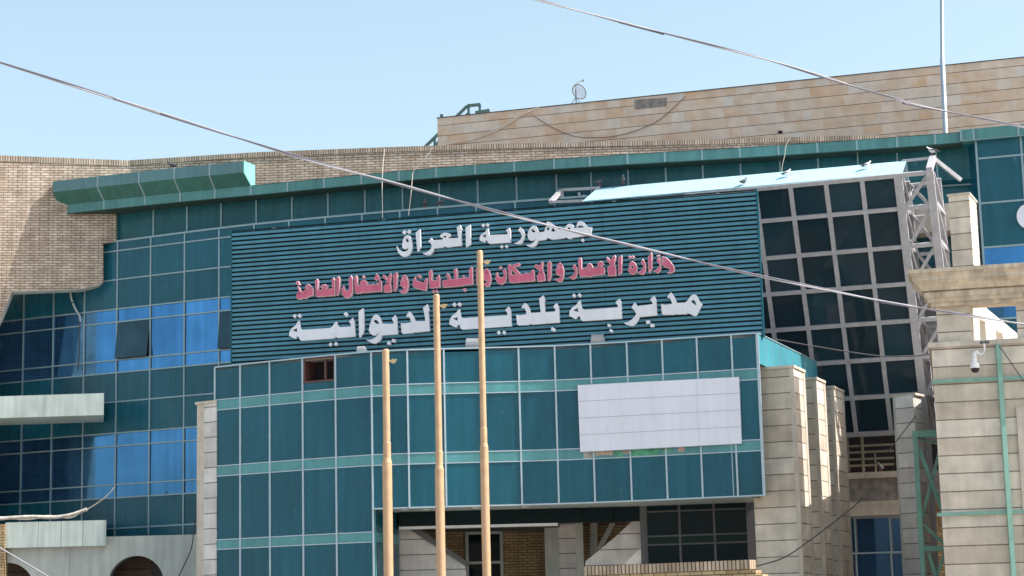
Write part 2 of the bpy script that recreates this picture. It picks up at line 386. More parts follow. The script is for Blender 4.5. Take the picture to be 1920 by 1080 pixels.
# --- deep eave canopy at the left end of the cornice
ev = MB(); evs = MB(); evj = MB(); evc = MB()
ea = [c0 + (c0 - CO[1]).normalized() * .28] + CO[1:6]
eo = .38                                        # the fascia stands this far in front of the cornice
eP = offs(ea, eo)
zf0, zf1 = ZC + .62, ZC + .95                   # fascia
end_ = hit(456, 330, eP); eP = eP[:-1] + [end_]; inn = hit(470, 360, offs(ea, .012)); ea2 = offs(ea, .012)[:-1] + [inn]
for i, (a, b, ia, ib) in enumerate(zip(eP, eP[1:], ea2, ea2[1:])):
    h = (b - a).normalized()
    ev.vslab(a, b, zf0, zf1, 0, .05, tint(.05), ma=.004, mb=.004)
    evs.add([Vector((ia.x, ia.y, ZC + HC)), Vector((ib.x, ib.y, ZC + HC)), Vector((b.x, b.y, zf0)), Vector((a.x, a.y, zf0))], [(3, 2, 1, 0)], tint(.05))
    evs.add([Vector((a.x, a.y, zf1)), Vector((b.x, b.y, zf1)), Vector((ib.x, ib.y + 1.2, zf1)), Vector((ia.x, ia.y + 1.2, zf1))], [(0, 1, 2, 3)])
    if i:
        evj.vslab(a - h * .022, a + h * .022, zf0, zf1, .012, .02)
        evj.beam(Vector((ia.x, ia.y, ZC + HC)), Vector((a.x, a.y, zf0)), .045, .03)
b, ib = eP[-1], ea2[-1]; h = (b - eP[-2]).normalized(); n = Vector((h.y, -h.x, 0))
V = lambda p, z: Vector((p.x, p.y, z))
bk_ = ib - n * .25
evc.prism([V(b, zf0 - .01), V(ib, ZC + HC - .02), V(bk_, ZC + HC - .02), V(bk_, zf1 + .01), V(b, zf1 + .01)], h * .03)
evo = build('eave_canopy', ev, M('eave_fascia', (.085, .19, .21), .4, 0, .08, 1.5, .1), bld)
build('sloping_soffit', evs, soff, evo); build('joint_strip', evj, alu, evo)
build('end_cap', evc, M('sunlit_cap', (.17, .45, .40), .45, 0, .05), evo)  # sunlight on the right-facing end is put into the cap's paler green

# --- projecting bay at far right
rb = [c0 * 0] 
r0 = hit(1803, 266, CO) ; r0 = r0 + fn(14.5) * .18
RB = march(r0, [(1826, 263), (1910, 255), (1990, 246)], [17, 17, 17])
rz = lambda y: zp(1831, y, W0)
rm = MB(); rj = MB()
zb0 = zp(1803, 264, r0); zb1 = zp(1803, 243.5, r0)
for a, b in zip(RB, RB[1:]):
    h = (b - a).normalized(); rm.vslab(a, b, zb0, zb1, 0, .5, tint(.05), ma=.004, mb=.004); rj.vslab(a - h * .025, a + h * .025, zb0, zb1 + .01, .014, .02)
    rj.vslab(a, b, zb0 - .014, zb0, .012, .05)
ro = build('bay_cornice', rm, cor_m, bld); build('joint_strip', rj, alu, ro)
W0 = hit(1832, 300, offs(CW, .02)) + fn(15) * .12
RW = march(W0, [(1916, 290), (2005, 280)], [17, 17])
bw = MB(); bj = MB()
levels = [zb0 + .05, rz(298), rz(382), rz(465), rz(512), rz(600), 4]
for i, (a, b) in enumerate(zip(RW, RW[1:])):
    h = (b - a).normalized()
    for k, (t_, l_) in enumerate(zip(levels, levels[1:])):
        if k != 3 and k != 4: bw.vslab(a, b, l_, t_, 0, .06, tint(.07), ma=.008, mb=.008)
        bj.vslab(a, b, t_ - .025, t_ + .025, .026, .03)
    bj.vslab(a - h * .028, a + h * .028, 4, zb0, .03, .035)
    wm = MB(); 
    for k in (3, 4): wm.vslab(a, b, levels[k + 1] + .03, levels[k] - .03, -.012, .02, tint(.05), ma=.03 + (.9 if i == 0 and k == 3 else 0) * 0, mb=.03)
    build('window', wm, blue, bld)
bw.vslab(W0 - hd(-70) * 0 + Vector((-.06, .6, 0)), W0, 4, zb0, 0, .05)
bo = build('bay_wall', bw, teal, bld); build('mullion_grid', bj, alu, bo)

# --- left brick wing wall, a screen in front of the curtain wall
bp = Vector((aty(245, 400, 57.92).x, 57.92, 0)); bn = fn(-8)
def bq(x, y): return atp(x, y, bp, bn)
out = [(-45, 291), (245, 303), (245, 396), (217.5, 400), (217.5, 453), (193.5, 456), (193.5, 526), (186, 533), (150, 541), (22, 546), (4, 590), (-20, 640), (-45, 690)]
wl = MB(); wl.prism([bq(x, y) for x, y in out[::-1]], -bn * .30)
bwo = build('brick_wall', wl, brick, bld)
cp = MB(); q0 = bq(-45, 291.5); q1 = bq(246, 303); zc_ = .15
cp.hexa([q0 + bn * .02 - Vector((0, 0, zc_)), q1 + bn * .02 - Vector((0, 0, zc_)), q1 + bn * .02 + Vector((0, 0, .03)), q0 + bn * .02 + Vector((0, 0, .03)),
         q0 - bn * .33 - Vector((0, 0, zc_)), q1 - bn * .33 - Vector((0, 0, zc_)), q1 - bn * .33 + Vector((0, 0, .03)), q0 - bn * .33 + Vector((0, 0, .03))])
build('brick_coping', cp, coping, bwo)
tr = MB(); pts = [bq(x, y) for x, y in out[6:]]         # rendered reveal under the brick
for a, b in zip(pts, pts[1:]):
    tr.hexa([a - Vector((0, 0, .02)) - bn * .02, b - Vector((0, 0, .02)) - bn * .02, b - bn * .02, a - bn * .02, a - Vector((0, 0, .02)) - bn * .5, b - Vector((0, 0, .02)) - bn * .5, b - bn * .5, a - bn * .5])
build('rendered_reveal', tr, palew, bwo)

wr = MB(); qa = P2(bq(-44, 291)); qb = qa + Vector((-.35, -1.1, 0)); qc = qb + Vector((-5.5, -.3, 0))  # unseen walls, added and sized to darken the reflection in the left windows
zz0 = bq(-45, 291).z; wr.vslab(qb, qa, 0, zz0, 0, .3); wr.vslab(qa + Vector((-.02, .01, 0)), qa + Vector((-1.7, 3.6, 0)), 0, zz0, .3, .3); wr.vslab(qc, qb - Vector((.01, 0, 0)), 0, zz0, 0, .3); build('unseen_brick_return', wr, brick, bwo)
# --- brick parapet of the main roof
zP = bq(245, 302).z
ppx = [(245, 302), (480, 287), (725, 277.5), (895, 272), (1050, 268.5), (1200, 266), (1334, 263), (1539, 257), (1690, 254.5), (1800, 251)]
PP = [aty(x, y, 57.92 if i == 0 else 57.92 + (-.25, -.45, -.55, -.6, -.65, -.7, -.85, -.9, -1.0)[i - 1]) for i, (x, y) in enumerate(ppx)]
pm = MB((1, 0, 0)); pc = MB((1, 0, 0))
for a, b in zip(PP, PP[1:]):
    pm.vslab(a, b, 13.0, a.z - .13, 0, .25, z1b=b.z - .13); pc.vslab(a, b, a.z - .128, a.z + .02, .03, .33, z0b=b.z - .128, z1b=b.z + .02)
po = build('roof_parapet', pm, brick, bld); build('brick_coping', pc, coping, po)

# --- stone clad roof house behind
ph = 17
S0 = aty(820, 222, 63.5); S1p = march(P2(S0), [(2080, 92)], [ph])[1]
S1 = Vector((S1p.x, S1p.y, zp(1920, 108, march(P2(S0), [(1920, 108)], [ph])[1])))
sm_ = MB(hd(ph)); sm_.vslab(S0, S1, 12.5, S0.z, 0, .3, z1b=S1.z)
sd = S0 + Vector((.3, 5.5, 0)); sm2 = sd - P2(S0)
sm_.vslab(Vector((S0.x + .6, S0.y + 5.5, 0)), Vector((S0.x + .01, S0.y + .31, 0)), 12.5, S0.z, 0, .3)
so = build('roof_house_wall', sm_, stone_t, bld)
kc = MB(); kc.vslab(S0 - hd(ph) * .02, S1, S0.z + .002, S0.z + .03, .02, .34, z0b=S1.z + .002, z1b=S1.z + .03); build('coping_strip', kc, greyd, so)
def sq(x, y, o=0): return atp(x, y, P2(S0) + fn(ph) * o, fn(ph))
mp = MB(); mp.prism([sq(1190, 205, .012), sq(1250, 199, .012), sq(1250, 182.5, .012), sq(1190, 187, .012)], -fn(ph) * .01)
build('missing_slab', mp, concrete, so, 'bare grey patch where a facing slab is missing')
vm = MB(); vm.prism([sq(1459, 250, .02), sq(1467, 250, .02), sq(1467, 245, .02), sq(1459, 245, .02)], -fn(ph) * .02); build('vent_hole', vm, black, so)

# --- roofs and backing so that the place is solid from other sides
rf = MB()
n_ = len(CW); rp = [V(p * 1.035, 13.3) for p in CW] + [Vector((24, 74, 13.35)), Vector((-22, 74, 13.35))]
rf.prism(rp, (0, 0, .2)); build('flat_roof', rf, roofm, bld)
bkm = MB()
for a, b in zip(CW[0:9:2], CW[2:11:2]): bkm.vslab(a + Vector((0, .5, 0)), b + Vector((0, .5, 0)), 0, 13.3, 0, .1)
bkm.vslab(CW[9] + Vector((0, .6, 0)), Vector((-6, 58.9, 0)), 0, 13.3, 0, .1); bkm.vslab(Vector((-6, 58.9, 0)), Vector((24, 57.6, 0)), 0, 13.3, 0, .1)
build('back_of_facade', bkm, greyd, bld)

# --- pale canopies and arcade at lower left
cb = MB(); y_ = 56.0; q = aty(195, 737, y_); q2 = aty(195, 778, y_)
d0 = hd(3); a = P2(q) - d0 * 6.5; cb.prism([V(p, q2.z) for p in (a, P2(q), P2(q) * 1.034, a * 1.034)], (0, 0, q.z - q2.z)); build('sunshade_slab', cb, pale, bld)
arc = MB(); q = aty(200, 975, 56.1); zt = q.z; zl = aty(200, 1023, 56.1).z
a = P2(aty(10, 980, 56.1)); b = P2(q); nb = 4
cuts = [10, 72, 115, 156, 200]
cc = [P2(aty(x, 990, 56.1)) for x in cuts]
for p, r in zip(cc, cc[1:]):
    r = r - (r - p).normalized() * .012; arc.prism([V(k_, zl) for k_ in (p, r, r * 1.03, p * 1.03)], (0, 0, zt - zl), tint(.04))
acw = build('arcade_fascia', arc, pale, bld)
ar = MB(); yw = 56.35
def ap(x, y): return aty(x, y, yw)
zr = ap(283, 1012).z + .12; xl, xr = ap(-40, 1040).x, ap(372, 1040).x
def arch_panel(x0, x1, cx, rad, zs):
    pts = [(x0, zr), (x0, 0), (cx - rad, 0), (cx - rad, zs)] + [(cx - rad * math.cos(t), zs + rad * math.sin(t)) for t in [math.pi * k / 20 for k in range(1, 20)]] + [(cx + rad, zs), (cx + rad, 0), (x1, 0), (x1, zr)]
    ar.prism([Vector((x, yw, z)) for x, z in pts], (0, .35, 0))
c2 = ap(255, 1095); r2 = ap(307, 1095).x - c2.x; c1 = ap(12, 1110)
zs2 = ap(255, 1042).z - r2; zs1 = ap(12, 1055).z - r2
xm = ap(130, 1060).x
arch_panel(xl, xm - .004, c1.x, r2, zs1); arch_panel(xm + .004, xr, c2.x, r2, zs2)
aro = build('arcade_wall', ar, palew, bld)
ab = MB(); ab.box(xl, xr, yw + 1.5, yw + 1.6, 0, zr); ab.box(xl, xr, yw + .36, yw + 1.6, zr - .1, zr); build('arcade_back_wall', ab, BR('brown_plank_wall', (.15, .10, .08), (.18, .13, .10), (.06, .04, .035), 40, .36, .015, 0), bld)
ab2 = MB(); p = aty(-40, 985, 56.0); p2 = aty(9, 985, 56.0); ab2.vslab(P2(p), P2(p2), 0, zt - .05, 0, .4); build('brick_pier', ab2, brick2, bld)

KS[0] = .93
# --- stone pier beside the entrance block
sp = MB(); a = P2(aty(383, 760, 54.25)); b = P2(aty(405, 760, 54.0)); zt = aty(383, 757, 54.2).z
sp.vslab(a, b, 0, zt, 0, .5); spo = build('stone_pier', sp, stone_w, bld)
sp2 = MB(); c_ = P2(aty(369.5, 760, 54.4)); sp2.vslab(c_, a, 0, zt, 0, .5, mb=.003); build('smooth_side', sp2, stone_p, spo)
sp3 = MB(); sp3.vslab(c_ - hd(20) * .04, b, zt, zt + .07, .04, .6); build('pier_cap', sp3, stone_p, spo)

# ================================================================== entrance block
tops = [(451, 684), (506, 678.5), (567.5, 672), (629, 666), (696, 660), (763.5, 658), (832, 656), (902.5, 654.5), (972, 653), (1040, 650), (1107, 646), (1175, 641.5), (1241, 637), (1306, 632), (1371, 629), (1421, 625)]
brot = [30, 29, 28, 26.5, 24, 9, 2, 0, -.5, 3.5, 10, 14.5, 16.5, 17, 17, 17.5]
B0 = atz(403.5, 690, 9.0)
BP = march(B0, tops, brot)
Q = BP[10]                                       # pixel 1040 column
zt_ = 9.0
zb1, zb2 = zp(1040, 713, Q), zp(1040, 733, Q)
zc1, zc2 = zp(1040, 843, Q), zp(1040, 863, Q)
Ql = BP[1]; zd1, zd2 = zp(451, 1010, Ql), zp(451, 1028, Ql)
zbt = zp(1040, 943.5, Q)
bm = MB(); bds = [MB(), MB(), MB()]; bmu = MB()
for i, (a, b) in enumerate(zip(BP, BP[1:])):
    h = (b - a).normalized()
    segs = [(zb1, zt_), (zc1, zb2), (zbt, zc2)] if i >= 5 else [(zb1, zt_), (zc1, zb2), (zd1, zc2), (0, zd2)]
    bands = [(zb2, zb1), (zc2, zc1)] + ([(zd2, zd1)] if i < 5 else [])
    for lo, hi in segs:
        if i == 3 and hi == zt_:                 # the open hatch
            bm.vslab(a, b, lo, zp(600, 717, a), 0, .06, 1, ma=.01, mb=.01); continue
        bm.vslab(a, b, lo, hi, 0, .06, tint(.07), ma=.01, mb=.01)
    for bi, (lo, hi) in enumerate(bands):
        bds[bi].vslab(a, b, lo + .02, hi - .02, .008, .05, tint(.06), ma=.005, mb=.005)
        for z in (lo, hi): bmu.vslab(a, b, z - .014, z + .014, .02, .03)
    zlow = zbt if i > 5 else 0
    bmu.vslab(a - h * .022, a + h * .022, zlow if i != 5 else 0, zt_, .03, .035)
    bmu.vslab(a, b, zt_, zt_ + .035, .035, .25)
    if i >= 5: bmu.vslab(a, b, zbt - .035, zbt, .03, .10)
e = BP[-1]; hb = (BP[-1] - BP[-2]).normalized()
bmu.vslab(e - hb * .06, e + hb * .012, zbt - .03, zt_ + .03, .035, .05)
e0 = BP[-1] - hb * .82; bmu.vslab(e0 - hb * .01, e0 + hb * .01, zbt, zb2, .012, .02)
blk = build('entrance_block', bm, teal, bld); [build('pale_band', q_, band, blk) for q_ in bds]; build('mullion_grid', bmu, M('pale_mullion', (.40, .50, .56), .4, .1, .06, 4), blk)
sdir = Vector((.375, .927, 0))
sb = MB(); E1 = e + sdir * 6.5; st = MB(); zsd = 8.22
for k in range(9):
    a = e + sdir * (6.5 * k / 9); b = e + sdir * (6.5 * (k + 1) / 9)
    sb.vslab(a, b, zsd, zt_, 0, .06, tint(.05), ma=.012, mb=.012)
    st.vslab(a - sdir * .012, a + sdir * .012, zsd, zt_, .006, .02)
st.vslab(e, E1, zt_, zt_ + .03, .02, .2)
sb2 = MB(); sb2.vslab(BP[0] + Vector((.02, 6.5, 0)), BP[0] + Vector((.02, .07, 0)), 0, zt_, 0, .06); build('block_end_wall', sb2, teal, bld)
sbo = build('block_side_wall', sb, M('sunlit_side_teal', (.05, .24, .30), .4, 0, .08, 1.5, .1), bld); build('joint_strip', st, alu, sbo)  # brighter than the front teal: sunlight put into the side's colour
for x0, x1, c_, nm in ((1094, 1112, (.36, .36, .33), 'bare'), (1116, 1150, (.42, .34, .27), 'tan'), (1152, 1166, (.10, .32, .22), 'green'), (1168, 1182, (.36, .31, .26), 'glue'), (1184, 1236, (.09, .34, .22), 'green_streaks'), (1240, 1262, (.10, .30, .22), 'green_end'), (1272, 1284, (.46, .30, .27), 'pinkish')):
    pp = MB(); a, b = hit(x0, 850, BP), hit(x1, 850, BP); zq = zp((x0 + x1) / 2, 850 - (x0 - 1090) * .055, a); pp.vslab(a, b, zq - random.uniform(.07, .16), zq + .06, .014, .01); build('peeled_patch', pp, M(nm + '_stain', c_, .8, 0, .3, 9, .3), blk)
hm = MB(); a, b = BP[3], BP[4]; hh = (b - a).normalized(); zh = zp(600, 717, a)
hm.vslab(a, b, zh, zt_ - .03, -.5, .05); bko = build('hatch_opening', hm, black, bld)
hf = MB(); hf.vslab(a, b, zt_ - .05, zt_ - .02, .02, .5); hf.vslab(a, b, zh - .02, zh + .03, .02, .5)
hf.vslab(a + hh * .03, a + hh * .07, zh, zt_ - .05, .0, .5); hf.vslab(b - hh * .07, b - hh * .03, zh, zt_ - .05, .0, .5)
m_ = a + hh * .66; hf.vslab(m_, m_ + hh * .06, zh, zt_ - .05, -.05, .06); build('hatch_frame', hf, brown, bko)
# flat roof of the block, soffit over the porch
rr = MB(); rr.prism([V(p, 8.93) for p in BP] + [V(E1 + Vector((0, 3, 0)), 8.93), V(BP[0] + Vector((0, 7.5, 0)), 8.93)], (0, 0, .05)); build('block_roof', rr, roofm, bld)
sf = MB(); so_ = [V(p - Vector((0, -.06, 0)), zbt - .005) for p in BP[5:]]
sf.prism(so_ + [V(e + Vector((.2, 3.0, 0)), zbt - .005), V(BP[5] + Vector((.3, 3.0, 0)), zbt - .005)], (0, 0, .05)); sfo = build('porch_soffit', sf, pale, bld)
sl = MB()
for x, y, yy in ((757, 957, 52.5), (800, 957.5, 52.6), (893, 955, 52.4), (985, 952, 52.4)):
    p = aty(x, y, yy); sl.lathe((p.x, p.y, zbt - .03), [(.11, 0), (.11, .02)], 14)
build('downlight', sl, plast, sfo)
# porch: back beam, jamb, glazing, raking walls, rear brick wall and door
yb = 53.6
def yq(x, y, Y=yb): return aty(x, y, Y)
be = MB(); bet = MB(); xs = [748, 840, 910, 970, 1030, 1090, 1150, 1212]
zb_t = zbt - .006
for x0, x1 in zip(xs, xs[1:]):
    a, b = P2(yq(x0, 960)), P2(yq(x1, 950)); be.vslab(a, b, zb_t - .40, zb_t, 0, .3, tint(.1), ma=.01, mb=.01)
bet.vslab(P2(yq(748, 960)), P2(yq(1045, 950)), zb_t - .47, zb_t - .40, .02, .32)
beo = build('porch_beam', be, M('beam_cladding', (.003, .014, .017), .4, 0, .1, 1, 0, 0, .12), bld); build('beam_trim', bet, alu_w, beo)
jm = MB(); jb = MB(); a = BP[5] + Vector((.04, .07, 0)); b = P2(yq(748, 1000, 53.9))
jm.vslab(a, b, 0, zbt, 0, .06); jb.vslab(a, b, zd2, zd1, .008, .05); jb.vslab(a - (b - a).normalized() * .03, a + (b - a).normalized() * .03, 0, zbt, .02, .04)
jo = build('porch_jamb', jm, teal, bld); build('pale_band', jb, band, jo)
gl = MB(); gf = MB(); gx = [1212, 1275, 1340, 1402]; zg = [yq(1300, 1058).z - .6, yq(1300, 1020).z, yq(1300, 1004).z, yq(1300, 958).z, zbt - .01]
gp = [P2(yq(x, 1000, 53.6 - .0055 * (x - 1212) * .55)) for x in gx]
for a, b in zip(gp, gp[1:]):
    for k, (l_, t_) in enumerate(zip(zg, zg[1:])): gl.vslab(a, b, l_, t_, 0, .03, tint(.1), ma=.03, mb=.02, mi=1 if k == 1 else 0)
    gf.vslab(a - hd(10) * .03, a + hd(10) * .03, zg[0], zbt, .03, .05)
    for z in zg[1:-1]: gf.vslab(a, b, z - .02, z + .02, .02, .03)
gf.vslab(gp[0] - hd(10) * .16, gp[0] - hd(10) * .02, zg[0], zbt, .05, .1)
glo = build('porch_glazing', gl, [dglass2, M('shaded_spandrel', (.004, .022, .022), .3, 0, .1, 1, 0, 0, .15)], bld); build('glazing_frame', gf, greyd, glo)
rk = MB()
n0 = Vector((0, -1, 0))
rk.prism([aty(x, y, 54.2) for x, y in [(747, 1130), (880, 1130), (872, 1058), (762, 985), (747, 985)]], (0, .4, 0)); rko = build('raking_wall', rk, stone_w, bld)
rk2 = MB(); rk2.prism([aty(x, y, 54.12) for x, y in [(755, 984), (874, 1062), (879, 1055), (772, 982), (766, 978)]], (0, .45, 0)); build('raking_edge', rk2, greyd, rko)
rk3 = MB(); rk3.prism([aty(x, y, 54.0) for x, y in [(1094, 1130), (1209, 1130), (1209, 958), (1204, 960), (1152, 1008), (1118, 1036), (1098, 1052)]], (0, .4, 0))
rko2 = build('raking_wall', rk3, stone_w, bld)
cl = MB(); a, b = P2(aty(1046, 1000, 56)), P2(aty(1079, 1000, 56)); cl.vslab(a, b, 0, yq(1060, 975, 56).z, 0, .5)
clo = build('porch_column', cl, stone_w, bld)
cl2 = MB(); cl2.vslab(b, P2(aty(1093, 1000, 56.05)), 0, yq(1060, 975, 56).z, 0, .5, ma=.003); cl2.vslab(P2(aty(1042.5, 1000, 55.95)), a, 0, yq(1060, 975, 56).z, 0.02, .5, mb=.003); build('smooth_side', cl2, palew, clo)
rw = MB(); rw.box(aty(740, 1000, 58.2).x, aty(1215, 1000, 58.2).x, 58.2, 58.5, 0, 6.0); rwo = build('rear_brick_wall', rw, brick2, bld)
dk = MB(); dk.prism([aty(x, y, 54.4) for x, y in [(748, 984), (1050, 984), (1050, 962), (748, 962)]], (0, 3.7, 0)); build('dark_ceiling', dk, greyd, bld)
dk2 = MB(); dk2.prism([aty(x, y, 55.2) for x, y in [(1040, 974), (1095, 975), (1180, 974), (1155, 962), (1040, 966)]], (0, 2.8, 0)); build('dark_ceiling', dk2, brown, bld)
dr = MB(); df = MB(); x0, x1 = aty(879, 1050, 58.1).x, aty(938, 1050, 58.1).x; z1 = aty(900, 1002, 58.1).z; z2 = aty(900, 1055, 58.1).z; xm = (x0 + x1) / 2
for za, zb_ in ((z2 + .04, z1), (.1, z2 - .04)):
    for xa, xb in ((x0, xm - .03), (xm + .03, x1)): dr.box(xa, xb, 58.13, 58.17, za, zb_, tint(.1))
df.box(x0 - .09, x0, 58.08, 58.2, 0, z1 + .08); df.box(x1, x1 + .09, 58.08, 58.2, 0, z1 + .08); df.box(x0, x1, 58.08, 58.2, z1, z1 + .08)
df.box(xm - .03, xm + .03, 58.1, 58.2, 0, z1); df.box(x0, xm - .03, 58.1, 58.2, z2 - .04, z2 + .04); df.box(xm + .03, x1, 58.1, 58.2, z2 - .04, z2 + .04)
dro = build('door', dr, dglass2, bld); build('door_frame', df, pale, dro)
br_ = MB(); br_.beam(aty(1113, 975, 57), aty(1113, 1040, 57), .2, .2); br_.beam(aty(1152, 975, 57), aty(1122, 1032, 57), .14, .14); build('inner_post', br_, palew, bld)

# --- three stone fins down the side of the block
zf_t = zp(1460, 690, P2(aty(1460, 690, 50.35)))
fs = [(1400, 1487, 1507, 50.35, 690), (1490, 1530, 1545.5, 53.0, 712), (1530, 1562, 1580.5, 55.1, 728)]
h22 = Vector((.927, -.375, 0))
for xl_, xc, xr_, Y, yt in fs:
    cnr = P2(aty(xc, yt, Y)); d = ray(xr_, yt); h = sdir
    s = -(cnr.x * d.y - cnr.y * d.x) / (h.x * d.y - h.y * d.x); L_ = s
    lx = P2(aty(xl_, yt, Y)); wd = (cnr - lx).length
    fm = MB(); pr = [cnr - h22 * wd, cnr, cnr + sdir * L_, cnr + sdir * L_ - h22 * wd]
    if xl_ == 1400:                              # upper part starts right of the cladding edge
        w2 = (cnr - P2(aty(1412, yt, Y))).length
        for ww, za, zb_ in ((wd, 0, zbt - .04), (w2, zbt - .04, zf_t)):
            fm.prism([V(p, za) for p in (cnr - h22 * ww, cnr, cnr + sdir * L_, cnr + sdir * L_ - h22 * ww)], (0, 0, zb_ - za))
    else: fm.prism([V(p, 0) for p in pr], (0, 0, zf_t))
    fo = build('stone_fin', fm, stone, bld)
    cf = MB(); ww = wd if xl_ != 1400 else w2; g_ = .035
    cf.prism([V(p, zf_t + .001) for p in (cnr - h22 * ww - sdir * g_, cnr - sdir * g_ + h22 * g_, cnr + sdir * (L_ + g_) + h22 * g_, cnr + sdir * (L_ + g_) - h22 * ww)], (0, 0, .07)); build('fin_cap', cf, stone_p, fo)
    ed = MB(); c3 = cnr + h22 * .012; ed.prism([V(c3 + sdir * (L_ - .16), 0), V(c3 + sdir * (L_ + .05), 0), V(c3 + sdir * (L_ + .05) - h22 * .05, 0), V(c3 + sdir * (L_ - .16) - h22 * .05, 0)], (0, 0, zf_t))
    ed.prism([V(cnr - h22 * .1 - sdir * .012, 0), V(cnr + h22 * .010 - sdir * .012, 0), V(cnr + h22 * .010 + sdir * .06, 0), V(cnr - h22 * .1 + sdir * .06, 0)], (0, 0, zf_t))
    build('fin_edge', ed, stone_p, fo)

KS[0] = 1.0
# --- recessed wall right of the fins
mw = P2(aty(1580, 900, 57)); mr = hd(14)
def mq(x, y, o=0): return atp(x, y, mw + fn(14) * o, fn(14))
def mrect(mb, x0, x1, y0, y1, o=0, t=.1, tn=1, mi=0):
    a, b = mq(x0, (y0 + y1) / 2, o), mq(x1, (y0 + y1) / 2, o); ztop = mq((x0 + x1) / 2, y0, o).z; zlo = mq((x0 + x1) / 2, y1, o).z
    mb.vslab(P2(a), P2(b), zlo, ztop, 0, t, tn, mi); return a, b, zlo, ztop
x = MB(); mrect(x, 1560, 1800, 895, 940, 0, .3); build('concrete_lintel', x, concrete, bld)
x = MB(); mrect(x, 1560, 1690, 940, 966, .05, .3); mrect(x, 1570, 1690, 885, 896, .12, .4); build('stone_ledge', x, stone_p, bld)
x = MB(); mrect(x, 1560, 1800, 800, 884, -.5, .05); louv = build('louvre_window', x, black, bld)
x = MB(); mrect(x, 1586, 1676, 808, 818, .0, .1)
for yy in (833, 845, 858, 870): mrect(x, 1586, 1676, yy, yy + 4, -.1, .04)
mrect(x, 1615, 1620, 818, 884, -.08, .04); mrect(x, 1640, 1643, 850, 884, -.08, .04); mrect(x, 1586, 1592, 818, 884, -.05, .04)
build('louvre_bars', x, M('brown_bars', (.22, .19, .14), .6), louv)
x = MB()
for xa, xb in ((1570, 1606), (1606, 1672), (1672, 1705)):
    for ya, yb_ in ((972, 1035), (1038, 1130)): mrect(x, xa + 1.2, xb - 1.2, ya, yb_, -.15, .03, tint(.1))
wo = build('window', x, wglass, bld)
x = MB(); mrect(x, 1604.8, 1607.2, 970, 1130, -.12, .04); mrect(x, 1670.8, 1673.2, 970, 1130, -.12, .04); mrect(x, 1570, 1705, 1035, 1038, -.118, .04); build('window_frame', x, alu, wo)
x = MB(); mrect(x, 1690, 1800, 940, 1140, -.3, .1); build('brick_wall', x, brick2, bld)
pz = MB(); a, b = P2(aty(1679, 760, 51.2)), P2(aty(1713, 760, 50.9)); ztp = aty(1690, 743, 51.1).z
pz.vslab(a, b, 0, ztp, 0, .5); pzo = build('stone_pier', pz, stone_w, bld)
pz2 = MB(); pz2.vslab(P2(aty(1674.5, 760, 51.3)), a, 0, ztp, 0, .5, mb=.003); pz2.vslab(b, P2(aty(1718, 760, 50.95)), 0, ztp, -.02, .5, ma=.003); build('smooth_side', pz2, palew, pzo)
pz3 = MB(); pz3.vslab(P2(aty(1674, 760, 51.3)), P2(aty(1718.5, 760, 50.9)), ztp, ztp + .06, .03, .56); build('pier_cap', pz3, stone_p, pzo)
# ================================================================== sign board with the lettering
KS[0] = .93
SR = 14.4; sP = aty(437, 682, 54.0); sn = fn(SR); sh = hd(SR)
def sg(x, y, o=0.0): return atp(x, y, P2(sP) + sn * o, sn)
sign = thing('sign_board', 'wide blue green louvred sign board with three lines of raised Arabic lettering', 'sign', P2(sP) + Vector((7, -1.8, 9.0)))
sa, sb_ = P2(sg(434.5, 560)), P2(sg(1424, 500))
z_bot = 8.95; z_top = sg(1419, 355).z - .02
backp = MB(); backp.vslab(sa, sb_, z_bot, z_top, -.10, .06); build('backing_panel', backp, dark_n, sign)
NS = 34; pitch = (z_top - sg(900, 667).z) / 31.0
sl = MB(); z = z_top
while z - pitch > z_bot:
    L_ = (sb_ - sa).length; cuts = [0, .37, .72, 1]
    for c0_, c1_ in zip(cuts, cuts[1:]):
        a = sa + sh * (L_ * c0_ + .004); b = sa + sh * (L_ * c1_ - .004); t = tint(.05)
        pr = [(0, 0), (.0, .069), (-.085, .089), (-.085, .077), (-.012, .059), (-.012, 0)]     # one blade: face and a top flange running back
        zb_ = z - pitch
        va = [V(a + sn * p, zb_ + q * pitch / .118) for p, q in pr]; vb = [V(b + sn * p, zb_ + q * pitch / .118) for p, q in pr]; n = len(pr)
        sl.add(va + vb, [(i, n + i, n + (i + 1) % n, (i + 1) % n) for i in range(n)] + [tuple(range(n - 1, -1, -1)), tuple(range(n, 2 * n))], t)
    z -= pitch
build('louvre_slats', sl, slat_m, sign)
ef = MB(); ef.vslab(sa - sh * .03, sa, z_bot, z_top + .02, .015, .12); ef.vslab(sb_, sb_ + sh * .04, z_bot, z_top + .02, .015, .16)
ef.vslab(sa - sh * .03, sb_ + sh * .04, z_top + .021, z_top + .03, .01, .16); build('frame', ef, teal, sign)
bs = MB()
for f_ in (.08, .3, .52, .74, .93):
    p = sa + sh * ((sb_ - sa).length * f_) - sn * .2; bs.beam(V(p, 8.95), V(p, z_top), .1, .1); bs.beam(V(p - sn * 1.0, 9.0), V(p, 11.5), .06, .06)
build('rear_post', bs, steel, sign)

